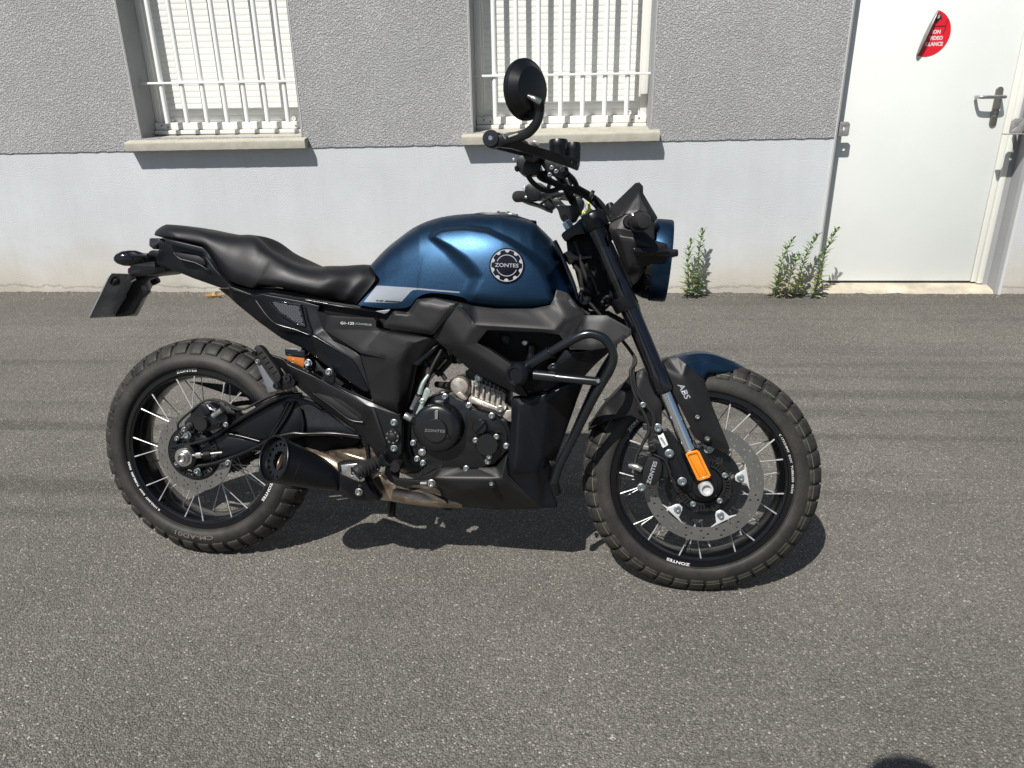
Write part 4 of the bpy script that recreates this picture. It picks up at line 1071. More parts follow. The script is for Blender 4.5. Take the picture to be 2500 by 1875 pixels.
# cover block under the tank and the big shroud with its arm
shell('frame_cover', BIKE, 'plastic', '3',
    '462,1060,-.150 548,950,-.152 640,966,-.154 672,952,-.154 742,852,-.154 860,840,-.156 1084,880,-.160 1062,930,-.164 882,1142,-.166 860,1150,-.160 640,1118,-.156 474,1094,-.150',
    '765,870,-.162 1000,912,-.169 1058,890,-.165 690,985,-.161 560,975,-.158 510,1060,-.156 855,1110,-.170 1000,925,-.170', 'i0-i1 i0-i3 i3-i4 i4-i5 i5-i6 i6-i7 i1-i7 i1-i2', th=.03, bev=.004, ang=8)
SH = shell('tank_shroud', BIKE, 'plastic', '3',
    '1090,882,-.158 1200,907,-.150 1400,932,-.146 1700,932,-.144 1850,902,-.140 1882,840,-.136 1902,768,-.130 1990,800,-.128 2060,890,-.131 2130,962,-.136 B 530,1452,-.138 750,1452,-.142 1000,1592,-.150 1005,1645,-.150 960,1680,-.152 5 1900,160,-.156 1700,190,-.162 1540,180,-.170 1500,150,-.174 1440,60,-.174 1300,40,-.174 830,20,-.176 740,128,-.178 850,190,-.176 1060,330,-.172 1080,440,-.165 1172,580,-.150 1100,570,-.150 700,372,-.150 430,135,-.150 370,75,-.152 3 878,1162,-.152 960,1030,-.160 1075,905,-.164',
    '3 1110,905,-.168 1225,1062,-.181 1112,1215,-.182 1880,1100,-.177 1150,960,-.172 1980,1000,-.158 5 620,158,-.181 1000,400,-.178', 'i0-i1 i1-i2 i1-i3 i2-i6 i6-i7', th=.03, bev=.005, ang=8)
SHB = bvh_of(SH)
for o_ in (SC_, SP, SH): mirror_y(o_)
# little mesh vent at the shroud's front corner
pr('shroud_vent', SH, 'deep', 'B', '350,1275 385,1300 475,1440 430,1450 365,1345', -.1345, .004, bev=0)
bm = bmesh.new()
for i in range(10):
    for j in range(3):
        x, y = S('%f,%f' % (368 + i * 9 + j * 9, 1305 + i * 14 - j * 6), 'B')[0]; lathe_bm(bm, P('n', x, y, -.1355), -YV, [(.0014, 0), (.0014, .001), (0, .001)], 6)
bm_obj('vent_mesh', bm, 'mesh_metal', SH)
# radiator cowl and belly pan
RC = shell('radiator_cowl', BIKE, 'plastic_navy', '5',
    '1032,592,-.128 1168,582,-.140 1330,560,-.140 1500,480,-.135 1622,470,-.095 1575,640,-.085 1430,1050,-.080 1372,1130,-.085 1352,1300,-.080 1418,1520,-.075 1270,1528,-.098 1005,1245,-.128 1000,1062,-.128 1030,760,-.126',
    '1100,662,-.146 1170,640,-.149 1070,1180,-.148 1350,620,-.140 1240,1240,-.118 1290,1180,-.110', 'i0-i1 i0-i2 i1-i3 i2-i4 i3-i5', th=.035, bev=.004, ang=9)
BP = shell('belly_pan', BIKE, 'plastic', '5',
    '240,1280,-.105 430,1182,-.118 592,1180,-.118 612,1192,-.118 742,1190,-.118 762,1180,-.118 902,1176,-.120 1000,1062,-.126 1006,1245,-.132 1285,1525,-.095 1180,1532,-.085 900,1530,-.080 620,1498,-.085 440,1420,-.105 395,1305,-.118 330,1282,-.112',
    '385,1268,-.138 948,1272,-.142 985,1120,-.136 600,1390,-.134 1010,1330,-.134', 'i0-i1 i1-i2 i3-i4', th=.04, bev=.004, ang=9)
for x, y in ((862,1318), (352, 1312)):
    q = S('%f,%f' % (x, y), '5')[0]; c = P('n', q[0], q[1], -.150); turn('bolt_recess', BP, 'black', c, [(.0095, -.006), (.0095, .002), (.0075, .002), (.0072, -.003), (0, -.003)]); bolt(BP, c + YV * .003, .0055)
pr('belly_pan', BIKE, 'plastic_navy', '5', '440,1200 1000,1100 1270,1500 900,1520 620,1490 430,1400', .115, -.02, bev=.004)

# ------------------------------------------------------------------ tail: lamp, number plate, indicators
TL = pr('tail_light', BIKE, 'smoke', '1', '612,298 685,300 745,320 745,345 690,350 662,398 640,402 600,368', -.045, .09, bev=.003)
pr('tail_lens', TL, 'red', '1', '606,300 634,302 630,362 602,356', -.042, .084, bev=.002)
pr('tail_hub', BIKE, 'plastic_navy', '1', '590,440 615,412 655,405 690,425 745,470 760,560 740,575 690,540 655,500 620,470', -.070, .14, bev=.004, rnd=.01)
IND = empty('indicator', parent=BIKE)
c = P('n', *S('440,478', '1')[0], -.15); ax = (P('n', *S('310,485', '1')[0], -.16) - P('n', *S('560,470', '1')[0], -.13))
turn('indicator_body', IND, 'gloss', P('n', *S('600,470', '1')[0], -.10), [(.006, 0), (.010, .008), (.019, .028), (.0205, .045), (.019, .062), (.012, .077), (.005, .083), (0, .084)], ax, 24)
pr('indicator_fin', IND, 'black', '1', '370,455 420,432 455,425 480,440 520,445 545,432 580,445 590,465 380,470', -.135, .01, bev=.001)
PBK = pr('plate_bracket', BIKE, 'black', '1', '500,640 560,570 690,510 765,575 690,620 700,640 600,665 560,700 600,780 520,860 450,990 380,1005 320,1010 250,980 350,900 400,840 390,700 440,660', .0, .014, bev=.002, rnd=.006)
pr('plate_bracket_arm', PBK, 'black', '1', '410,570 440,560 560,540 640,520 740,560 640,640 560,640 440,640 415,620', -.03, .05, bev=.003)
turn('rear_reflector', PBK, 'red', P('n', *S('424,600', '1')[0], -.02), [(.0085, -.012), (.0085, .002), (0, .002)], Vector((-1, -.5, 0)))
pr('tail_bracket', PBK, 'black', '1', '430,545 545,528 560,462 640,470 760,560 740,600 690,625 500,645 445,625', -.05, .10, bev=.004, rnd=.006)
tb('indicator_stem', IND, 'rubber', ln('1', '520,490,-.118 600,475,-.08 660,470,-.06'), .012, 12)
tb('plate_lamp', PBK, 'chrome', ln('1', '445,690,-.015 490,665,-.015'), .0035, 8, sm=0)
# the plate itself stands across the machine, seen obliquely from in front
q = [P('n', *S(s_, '1')[0], l) for s_, l in (('262,618', -.10), ('65,1022', -.095), ('500,1000', .095), ('688,632', .09))]
nn = (q[1] - q[0]).cross(q[3] - q[0]).normalized()
if nn.x < 0: nn = -nn
q = roundloop(q, .008); bm = bmesh.new(); loops_prism(bm, [q], [[p - nn * .003 for p in q]]); NP = bm_obj('number_plate', bm, 'plate_back', BIKE, bevel=.0006)
i1 = [p - nn * .0031 for p in q]; 
tb('plate_edge', NP, 'chrome', [q[3] - nn * .001, q[4] - nn * .001], .0016, 6, sm=0)
for s_ in ('262,700,-.08 290,665,-.08 300,690,-.07', '620,690,.06 675,665,.06'):
    tb('plate_clip', NP, 'rubber', [p + nn * .006 for p in ln('1', s_)], .009, 8)

# ------------------------------------------------------------------ swingarm, brake, exhaust
SW = pr('swingarm', BIKE, 'black', 'n', ['2 612,800 760,772 880,728 1000,650 1150,562 1290,482 1400,450 1480,447 4 330,540 500,575 620,650 800,800 960,885 930,900 760,862 560,868 400,890 240,925 110,945 20,1000 2 1100,850 950,905 800,935 640,945 612,900'], -.085, .028, bev=.003)
pr('swingarm_pocket', SW, 'plastic_navy', '2', '985,715 1180,560 1330,500 1385,500 1275,735 1190,760 1110,735', -.0885, .004, bev=.001)
pr('swingarm_pocket', SW, 'plastic_navy', '4', '405,600 460,680 475,860 260,870 395,590', -.0885, .004, bev=.001)
pr('swingarm_pocket', SW, 'plastic_navy', '2', '920,800 980,735 1180,770 1190,790 1090,835 950,880', -.0885, .004, bev=.001)
for s_, r_ in (('2 612,805,-.095 760,780,-.098 880,738,-.098 1000,660,-.098 1150,570,-.098 1300,488,-.098 1400,455,-.098 1480,452,-.096 4 350,545,-.096 500,580,-.094 620,655,-.09', .0065), ('2 640,940,-.098 830,928,-.098 950,898,-.098 1090,845,-.098 1190,798,-.100 1290,745,-.10 1420,715,-.10 4 480,862,-.098 700,858,-.098 930,882,-.09', .0055),
    ('2 970,712,-.094 1080,735,-.094 1200,768,-.094', .0035), ('2 1270,735,-.094 1330,640,-.094 1400,505,-.094', .0035), ('4 440,650,-.094 465,760,-.094 462,860,-.094', .0035), ('4 200,905,-.094 320,740,-.094 390,600,-.094', .004)):
    tb('swingarm_rib', SW, 'black', ln('2', s_), r_, 10)
# far arm of the swingarm and chain guard
pr('swingarm', BIKE, 'black', '2', '640,900 900,760 1150,600 1300,520 1500,520 1700,640 1400,760 1100,860 800,960', .115, -.025, bev=.004)
tb('chain', BIKE, 'rubber', ln('2', '690,770,.085 760,720,.085 900,560,.085 1180,505,.085 1500,590,.085'), .0075, 8)
tb('chain', BIKE, 'rubber', ln('2', '700,985,.085 850,1000,.085 1150,880,.085 1500,760,.085'), .0075, 8)
pr('chain_guard', BIKE, 'plastic', '2', '735,362 800,365 1100,395 1160,430 1150,470 1000,450 900,415 780,375', .095, -.012, bev=.002)
# axle hardware
A0 = P('n', *S('688,875', '2')[0], -.115)
turn('rear_axle', BIKE, 'steel', A0, [(.026, -.03), (.026, .0), (.0245, .003), (.018, .003), (.018, .010), (.0165, .012), (.0125, .012), (.012, .018), (.0085, .018), (.0075, .010), (0, .010)], -YV, 6 * 6, 30)
turn('axle_block', BIKE, 'black', A0 + YV * .012, [(.033, -.02), (.033, .006), (.030, .009), (0, .009)])
tb('chain_adjuster', BIKE, 'steel', ln('2', '740,862,-.112 790,860,-.112 860,852,-.110 950,842,-.108'), .0042, 8, sm=0)
tb('adjuster_nut', BIKE, 'steel', ln('2', '775,862,-.112 810,858,-.112'), .0085, 6, sm=0)
tb('adjuster_sleeve', BIKE, 'rubber', ln('2', '822,856,-.111 868,850,-.111'), .007, 10, sm=0)
pr('brake_hanger', BIKE, 'plastic', '2', '690,720 740,700 830,730 870,745 850,790 740,795 700,770', -.098, .012, bev=.002, rnd=.006)
bolt(BIKE, P('n', *S('711,727', '2')[0], -.112), .0085); bolt(BIKE, P('n', *S('778,968', '2')[0], -.098), .0075); bolt(BIKE, P('n', *S('985,912', '2')[0], -.104), .0065)
# rear caliper
CA = pr('rear_caliper', BIKE, 'black', '2', '740,560 790,520 860,510 930,560 980,590 985,660 900,690 860,700 740,680 700,670 690,640 730,600', -.118, .045, bev=.005, rnd=.006)
turn('caliper_piston', CA, 'plastic', P('n', *S('815,645', '2')[0], -.119), [(.020, -.01), (.020, .010), (.0185, .012), (0, .012)])
turn('caliper_boot', CA, 'rubber', P('n', *S('728,665', '2')[0], -.118), [(.011, -.01), (.011, .004), (.008, .006), (.008, .010), (.004, .012), (0, .012)])
bolt(CA, P('n', *S('690,688', '2')[0], -.120), .006); tb('banjo', CA, 'steel', ln('2', '885,595,-.128 945,555,-.128'), .0075, 10, sm=0); tb('bleed_pipe', CA, 'chrome', ln('2', '845,520,-.120 870,548,-.122 905,560,-.124'), .0035, 8)
pr('caliper_bridge', CA, 'plastic_navy', '2', '790,530 830,515 870,575 830,600', -.126, .012, bev=.002)
bolt(CA, P('n', *S('925,650', '2')[0], -.122), .006, 'black'); bolt(CA, P('n', *S('970,655', '2')[0], -.122), .0055, 'steel')
tb('brake_hose', BIKE, 'rubber', ln('2', '650,690,-.115 655,640,-.118 740,560,-.12 830,495,-.115 930,490,-.112 1010,540,-.110 1090,550,-.108 1200,500,-.10 1300,455,-.098 1420,440,-.096 4 400,545,-.1 560,600,-.1'), .0032, 8)
tb('sensor_cable', BIKE, 'rubber', ln('2', '870,500,-.118 950,495,-.112 1030,535,-.112 1100,545,-.108 1200,495,-.103 1310,450,-.103 1420,432,-.1'), .0024, 8)

# pillion footrest carrier: long cast bracket with triangular windows
CB = shell('footrest_carrier', BIKE, 'black', '4',
    '150,205,-.125 300,255,-.125 380,290,-.125 520,365,-.128 680,450,-.128 860,535,-.130 1040,610,-.132 1240,705,-.134 1262,760,-.134 1262,1020,-.134 1230,1060,-.132 1130,1100,-.130 1080,1080,-.128 1020,980,-.128 950,890,-.126 820,790,-.124 560,600,-.122 420,480,-.122 340,400,-.122 290,330,-.122 130,240,-.122',
    '340,300,-.134 560,400,-.136 1000,640,-.138 1040,645,-.138 1140,960,-.136 420,440,-.128 900,850,-.130', 'i0-i1 i1-i2 i5-i6', th=.016, bev=.003, ang=8)
pr('carrier_window', CB, 'deep', '4', '560,528 680,560 800,640 900,720 945,760 860,745 760,700', -.1345, .003, bev=.0006)
pr('carrier_window', CB, 'deep', '4', '680,555 860,620 920,660 945,750 870,700', -.1350, .003, bev=.0006)
pr('carrier_groove', CB, 'deep', '4', '1012,640 1040,650 1145,960 1118,960', -.1405, .003, bev=.0006)
tb('carrier_rib', CB, 'black', ln('4', '545,530,-.134 700,640,-.134 840,745,-.136 950,768,-.137'), .0035, 8)
for x, y in ((1200, 770), (1200, 978)): bolt(CB, P('n', *S('%f,%f' % (x, y), '4')[0], -.137), .0075)
pc = P('n', *S('1192,882', '4')[0], -.137)
turn('pivot_cap', CB, 'plastic', pc, [(.0195, -.004), (.0195, .004), (.018, .006), (.011, .006), (.0105, .009), (.009, .010), (0, .010)])
bm = bmesh.new()
for k in range(8): lathe_bm(bm, pc + Vector((math.cos(k * math.pi / 4 + .2), 0, math.sin(k * math.pi / 4 + .2))) * .015 - YV * .006, -YV, [(.0022, 0), (.0022, .0015), (0, .0015)], 8)
bm_obj('pivot_pin', bm, 'steel', CB)
TBK = pr('carrier_tab', BIKE, 'plastic_navy', '4', '615,420 640,350 660,328 700,325 715,350 712,450 680,465', -.126, .014, bev=.002, rnd=.005); bolt(TBK, P('n', *S('672,360', '4')[0], -.127), .0075)
# pillion footpeg, folded up
PG = pr('pillion_footrest', BIKE, 'rubber', '4', '62,190 72,155 95,140 130,165 250,330 285,400 270,440 240,440 150,330', -.150, .022, bev=.004, rnd=.006)
for i in range(5):
    q = S('%f,%f' % (118 + i * 28, 205 + i * 40), '4')[0]; tb('tread_groove', PG, 'deep', [P('n', q[0] - 5, q[1] + 3, -.1512), P('n', q[0] + 5, q[1] - 4, -.1512)], .0012, 6, sm=0)
pr('footrest_bracket', PG, 'mesh_metal', '4', '80,275 100,262 190,400 240,470 300,500 180,530 150,440', -.138, .006, bev=.001)
bolt(PG, P('n', *S('70,205', '4')[0], -.152), .006, 'black'); bolt(PG, P('n', *S('95,275', '4')[0], -.142), .005, 'steel'); bolt(PG, P('n', *S('345,410', '4')[0], -.140), .0095, 'gloss'); bolt(PG, P('n', *S('250,470', '4')[0], -.148), .0085, 'gloss')
pr('footrest_knuckle', PG, 'black', '4', '235,420 330,380 400,430 390,480 300,510 230,490', -.140, .02, bev=.003, rnd=.005)
# brake fluid reservoir
RS = pr('fluid_reservoir', BIKE, 'fluid', '4', '325,215 475,238 470,338 440,345 390,340 330,262', -.098, .03, bev=.003)
pr('reservoir_lid', RS, 'gloss', '4', '312,172 482,188 480,236 460,246 318,228', -.100, .034, bev=.003); bolt(RS, P('n', *S('505,287', '4')[0], -.100), .0085, 'chrome')
pr('reservoir_bracket', RS, 'black', '4', '385,340 480,300 520,300 548,348 545,356 440,352', -.092, .01, bev=.001)

# exhaust: collector box, pipe, heat shield, silencer with perforated end cap
cE = P('n', *S('226,1062', '4')[0], -.215); cF = P('n', *S('775,1245', '4')[0], -.120); axE = (cE - cF).normalized(); LE = (cE - cF).length
MU = empty('silencer', parent=BIKE)
bm = bmesh.new(); capn = (axE * .84 - YV * .54 + Vector((0, 0, .05))).normalized(); u0, w0 = ortho(axE); rings = []
prof = [(.026, 0), (.031, .02), (.042, LE * .35), (.0520, LE * .7), (.0572, LE * .93), (.0580, LE * .985)]
seg = 56
for r, d in prof + [('cap', .0588), ('cap', .0555)]:
    ring = []
    for k in range(seg):
        a = 2 * math.pi * k / seg; dirv = u0 * math.cos(a) + w0 * math.sin(a)
        if r == 'cap': p0 = cF + dirv * d; t = (cE - p0).dot(capn) / axE.dot(capn); ring.append(bm.verts.new(p0 + axE * t))
        else:
            p0 = cF + dirv * r; t = min(d, (cE - p0).dot(capn) / axE.dot(capn) - .004 * (6 - prof.index((r, d)))); ring.append(bm.verts.new(p0 + axE * t))
    rings.append(ring)
for a, b in zip(rings, rings[1:]):
    for k in range(seg): bm.faces.new((a[k], a[(k + 1) % seg], b[(k + 1) % seg], b[k]))
bm.faces.new(rings[0][::-1])
bm_obj('silencer_body', bm, 'plastic_navy', MU, smooth=40)
# rolled rim and perforated dish
def cap_pt(a, r, h=0.):
    p0 = cF + (u0 * math.cos(a) + w0 * math.sin(a)) * r; t = (cE - p0).dot(capn) / axE.dot(capn); return p0 + axE * (t + h)
bm = bmesh.new(); ringp = [cap_pt(2 * math.pi * k / 64, .0575) for k in range(65)]
tube_bm(bm, ringp, .0035, 8, sm=0, cap=False); bm_obj('silencer_rim', bm, 'black', MU, smooth=60)
lps = [[cap_pt(2 * math.pi * k / 64, .0552, -.014) for k in range(64)], [cap_pt(2 * math.pi * k / 32, .024, -.014) for k in range(32)]]
for k in range(16):
    a = 2 * math.pi * k / 16; c = cap_pt(a, .041, -.014); e1 = (cap_pt(a, .042, -.014) - c).normalized(); e2 = (cap_pt(a + .02, .041, -.014) - c).normalized()
    lps.append([c + (e1 * math.cos(t) + e2 * math.sin(t)) * .0044 for t in [2 * math.pi * q / 10 for q in range(10)]])
bm = bmesh.new(); loops_prism(bm, lps, [[p - capn * .0015 for p in l] for l in lps]); bm_obj('end_cap', bm, 'black', MU)
bm = bmesh.new(); lathe_bm(bm, cap_pt(0, 0, -.014), -axE, [(.0245, .004), (.0235, .006), (.0225, .006), (.0215, .05)], 32); bm_obj('tail_pipe', bm, 'exhaust', MU, smooth=50)
bm = bmesh.new(); loops_prism(bm, [[cap_pt(2 * math.pi * k / 32, .053, -.03) for k in range(32)]], [[cap_pt(2 * math.pi * k / 32, .053, -.034) for k in range(32)]]); bm_obj('silencer_baffle', bm, 'deep', MU)
EX = tb('exhaust_pipe', BIKE, 'exhaust', ln('4', '480,1022,-.10 600,1060,-.115 720,1110,-.125 830,1180,-.12'), [.018, .0185, .019, .022], 20)
shell('collector', BIKE, 'exhaust', '4', '610,1010,-.02 700,985,-.04 880,975,-.05 960,990,-.05 1020,1030,-.06 1060,1130,-.07 900,1150,-.07 760,1100,-.05', '800,1020,-.075 940,1060,-.08', 'i0-i1', th=.09, bev=.015, ang=12, seg=4)
HS = shell('heat_shield', MU, 'plastic_navy', '4', '738,1100,-.150 800,1088,-.155 930,1095,-.158 960,1130,-.160 1000,1240,-.158 1088,1375,-.150 1080,1400,-.148 1040,1412,-.142 900,1405,-.140 800,1375,-.140 735,1335,-.140 760,1290,-.165 750,1180,-.165',
    '760,1190,-.178 960,1250,-.176 940,1165,-.172 1050,1380,-.160 780,1290,-.172', 'i0-i1 i1-i2 i1-i3', th=.03, bev=.004, ang=9)
pr('shield_inlay', HS, 'steel', '4', ['770,1112 925,1100 940,1140 965,1235 940,1250 880,1235 780,1190', '850,1130 868,1132 874,1195 856,1198'], -.1795, .003, bev=.001)
bolt(HS, P('n', *S('915,1332', '4')[0], -.170), .008, 'steel')
pipe2 = ln('5', '40,1400,-.075 250,1425,-.07 420,1450,-.06 620,1478,-.05'); tb('exhaust_pipe', BIKE, 'exhaust', pipe2, [.022, .024, .022, .014], 20)
pr('exhaust_clamp', BIKE, 'exhaust', '4', '1010,1225 1090,1190 1130,1240 1330,1310 1500,1340 1620,1400 1640,1432 1330,1425 1090,1400', -.085, .05, bev=.012, seg=4)
pr('drain_plug', BIKE, 'black', '5', '432,1500 540,1510 530,1545 470,1548', -.03, .03, bev=.004)

# ------------------------------------------------------------------ engine
EN = pr('engine', BIKE, 'clutch', '5', '215,660 290,615 430,570 500,558 560,600 680,655 740,700 880,745 970,790 1015,850 1018,940 1005,1010 970,1060 880,1150 760,1182 450,1184 330,1158 225,1115 188,980 186,760', -.118, .22, bev=.006, rnd=.006)
pr('engine_cover', EN, 'clutch', '5', '640,700 690,680 880,770 960,810 992,870 995,960 960,900 930,885 900,890 860,860 800,880 740,940 690,960 650,930', -.126, .012, bev=.004, rnd=.008)
c0 = P('n', *S('420,832', '5')[0], -.124)
turn('clutch_cover', EN, 'clutch', c0, [(.0655, -.012), (.0655, .004), (.0635, .010), (.0625, .020), (.0590, .0285), (.052, .0325), (.040, .0340), (0, .0345)], None, 64, 50)
c1 = P('n', *S('390,868', '5')[0], -.161)
CPL = turn('clutch_badge', EN, 'plastic', c1, [(.0300, -.004), (.0300, .0035), (.0285, .005), (0, .005)], None, 48)
text_part('engine_lettering', EN, 'mesh_metal', 'ZONTES', .0095, c1 - YV * .0055, Vector((1, 0, 0)), Vector((0, 0, 1)), sx=1.45, bold=.0002, extrude=.0006)
pr('cover_lug', EN, 'steel', '5', '384,700 414,700 410,775 386,775', -.1625, .006, bev=.0015, rnd=.004)
for s_ in ('450,905 490,895 520,930 480,940', '290,900 300,895 330,940 290,930'): pr('cover_lug', EN, 'clutch', '5', s_, -.162, .006, bev=.0015)
c2 = P('n', *S('832,982', '5')[0], -.128)
FCV = turn('filter_cover', EN, 'clutch', c2, [(.0285, -.01), (.0285, .010), (.0270, .0125), (0, .0125)], None, 48)
for x, y in ((905, 922), (728, 952), (843, 1088)):
    q = S('%f,%f' % (x, y), '5')[0]; turn('screw_boss', FCV, 'clutch', P('n', *q, -.128), [(.0085, -.01), (.0085, .006), (0, .006)]); bolt(FCV, P('n', *q, -.134), .0058, 'steel')
c3 = P('n', *S('765,835', '5')[0], -.134)
OC = turn('oil_filler', EN, 'black', c3, [(.0185, -.01), (.0185, .004), (.0165, .006), (0, .006)], None, 32)
pr('filler_grip', OC, 'plastic_navy', '5', '725,880 795,790 805,800 740,885', -.145, .005, bev=.001)
for x, y, l in ((470, 582, .126), (672, 657, .128), (865, 744, .130), (988, 1000, .122), (832, 1130, .122), (285, 1143, .122), (202, 974, .122), (235, 1108, .118), (650, 1190, .118)):
    bolt(EN, P('n', *S('%f,%f' % (x, y), '5')[0], -l), .0062, 'bolt', h=.007)
bolt(EN, P('n', *S('278,1052', '5')[0], -.122), .008, 'steel', h=.003)
# cylinder and head in bare aluminium, leaning forward
CY = pr('cylinder', BIKE, 'alu', '5', '690,430 700,560 668,600 672,655 740,690 880,745 965,785 1030,800 1040,690 975,640 985,560 960,540', -.085, .15, bev=.004)
for i in range(6):
    a, b = (700 + i * 46, 470 + i * 17), (690 + i * 46, 560 + i * 17)
    pr('cylinder_rib', CY, 'alu', '5', '%f,%f %f,%f %f,%f %f,%f' % (a[0], a[1], a[0] + 16, a[1] + 6, b[0] + 14, b[1] + 8, b[0], b[1] + 2), -.094, .012, bev=.002)
pr('cylinder_flange', CY, 'alu', '5', '672,600 700,575 960,690 975,650 1000,670 960,725 900,705 690,640', -.100, .03, bev=.004)
pr('cylinder_base', CY, 'alu', '5', '955,700 1035,690 1035,805 1000,790 960,760', -.095, .03, bev=.003)
for x, y in ((752, 425), (937, 688), (735, 475)): bolt(CY, P('n', *S('%f,%f' % (x, y), '5')[0], -.101), .0075, 'steel')
HD = pr('cylinder_head', BIKE, 'black', '5', '640,370 690,340 760,400 1000,520 985,560 760,450 700,440', -.085, .14, bev=.003)
for i in range(7):
    q = (690 + i * 34, 400 + i * 19); pr('cooling_fin', HD, 'mesh_metal', '5', '%f,%f %f,%f %f,%f %f,%f' % (q[0] + 60, q[1], q[0] + 66, q[1] + 3, q[0] + 58, q[1] + 62, q[0] + 50, q[1] + 59), -.092, .01, bev=.0005)
IN = pr('starter_housing', BIKE, 'alu', '5', '410,545 470,540 480,470 520,430 600,415 660,440 690,500 680,560 640,620 590,600 540,565 430,575', -.060, .08, bev=.008, seg=4, rnd=.008)
turn('starter_cap', IN, 'alu', P('n', *S('600,490', '5')[0], -.062), [(.0245, -.01), (.0245, .008), (.022, .013), (.012, .015), (0, .015)])
pr('starter_lug', IN, 'alu', '5', '560,560 600,540 650,590 655,610 635,612 590,590', -.095, .02, bev=.004, rnd=.004)
tb('breather_hose', BIKE, 'rubber', ln('5', '400,478,-.05 450,485,-.065 510,492,-.075'), [.008, .009, .0115], 12)
pr('ignition_coil', BIKE, 'plastic_navy', '5', '640,370 690,336 720,350 715,430 680,440 645,420', -.08, .03, bev=.003)
# clutch lever mechanism and cable
CLV = tb('clutch_arm', BIKE, 'black', ln('5', '285,830,-.140 230,800,-.145 165,755,-.150'), [.012, .011, .010], 14, sm=3)
turn('clutch_arm_cap', CLV, 'steel', P('n', *S('158,752', '5')[0], -.152), [(.0095, -.01), (.0095, .008), (.008, .010), (.0045, .010), (0, .008)], (P('n', *S('120,735', '5')[0], -.156) - P('n', *S('200,780', '5')[0], -.15)))
pr('cable_bracket', BIKE, 'zinc', '5', '300,520 318,505 345,520 348,550 300,640 250,740 222,735 265,630', -.138, .004, bev=.0008, rnd=.004)
bolt(BIKE, P('n', *S('280,622', '5')[0], -.141), .006, 'zinc')
tb('cable_adjuster', BIKE, 'zinc', ln('5', '255,560,-.140 285,470,-.138 335,395,-.135'), [.0065, .006, .0045], 10, sm=2)
tb('cable_spring', BIKE, 'black', ln('5', '190,690,-.142 215,620,-.142 245,575,-.141'), .0052, 10, sm=3)
bm = bmesh.new(); hp_ = [P('n', *S('%f,%f' % (192 + (245 - 192) * k / 120, 690 - 115 * k / 120), '5')[0], -.142) for k in range(121)]
dd = (hp_[-1] - hp_[0]).normalized(); uu, ww = ortho(dd); tube_bm(bm, [p + uu * math.cos(k * .7) * .0062 + ww * math.sin(k * .7) * .0062 for k, p in enumerate(hp_)], .0011, 5, sm=0); bm_obj('spring_coil', bm, 'mesh_metal', BIKE, smooth=60)
tb('clutch_cable', BIKE, 'rubber', ln('5', '335,400,-.135 380,300,-.13 430,210,-.12 480,110,-.09'), .0042, 8)
for i, s_ in enumerate(('350,330,-.08 330,420,-.09 300,480,-.1', '300,280,-.10 330,340,-.10 320,440,-.11', '500,170,-.06 520,260,-.05 470,330,-.05 400,400,-.06', '440,200,-.05 520,200,-.04 600,260,-.04 650,250,-.03', '380,360,-.07 440,390,-.06 480,440,-.06')): tb('hose', BIKE, 'rubber', ln('5', s_), (.006, .007, .008, .009, .006)[i], 10)
# frame: beams and inner masses seen through the gaps
pr('inner_body', BIKE, 'deep', '3', '200,930 400,850 700,800 1000,780 1400,850 1800,850 2000,860 2100,960 2160,1000 2140,1100 1950,1290 1700,1400 1500,1400 1200,1250 900,1150 700,1180 560,1160 440,1100 300,1000', -.085, .17, bev=.004)
pr('main_frame', BIKE, 'black', '5', '150,180 420,60 700,60 1500,120 1620,460 1500,500 1170,570 1020,520 760,330 640,270 560,310 520,300 470,260 420,330 330,420 250,520 190,640 130,720 60,700 60,420', .0, .10, bev=.004)
pr('pivot_plate', BIKE, 'black', '5', '60,700 150,680 210,640 200,760 180,980 220,1120 320,1160 250,1230 100,1240 40,1150 60,1000', -.055, .12, bev=.006)
for i, s_ in enumerate(('560,260 600,230 640,260 630,300 580,310', '480,160 520,150 540,220 500,240', '640,250 700,270 690,300 640,300')): pr('fuel_line_joint', BIKE, 'gloss', '5', s_, -.07, .03, bev=.004, rnd=.004)
tb('coolant_pipe', BIKE, 'black', ln('5', '1195,270,-.10 1205,150,-.10'), .012, 14, sm=0)
tb('frame_tube', BIKE, 'black', ln('5', '880,150,-.05 1100,160,-.06 1300,230,-.06 1500,280,-.05'), .014, 12)
pr('battery_box', BIKE, 'plastic_navy', '3', '1430,1140 1520,1150 1510,1250 1440,1240', -.09, .05, bev=.003)
bolt(BIKE, P('n', *S('1640,1215', '3')[0], -.09), .006, 'steel')
pr('radiator', BIKE, 'black', '5', '1100,580 1600,440 1640,470 1420,1040 1360,1280 1290,1260', -.07, .15, bev=.004)
pr('rear_mudguard', BIKE, 'plastic', '4', '450,100 620,330 800,430 960,540 1000,600 900,560 720,470 560,380 440,240', -.06, .12, bev=.004)
pr('shock_absorber', BIKE, 'black', '4', '760,400 830,440 880,520 860,560 800,520 770,470', -.03, .05, bev=.008)
tb('shock_spring', BIKE, 'zinc', ln('4', '795,480,-.04 860,455,-.04'), .010, 10, sm=0)
pr('inner_fairing', BIKE, 'plastic_navy', '4', '600,690 700,700 720,780 800,840 780,900 640,860 600,880', -.05, .08, bev=.004); bolt(BIKE, P('n', *S('662,752', '4')[0], -.056), .0105, 'bolt')
pr('linkage_cover', BIKE, 'deep', '4', '280,880 700,870 940,900 900,960 700,985 600,1010 480,1010 320,960', -.03, .10, bev=.004)
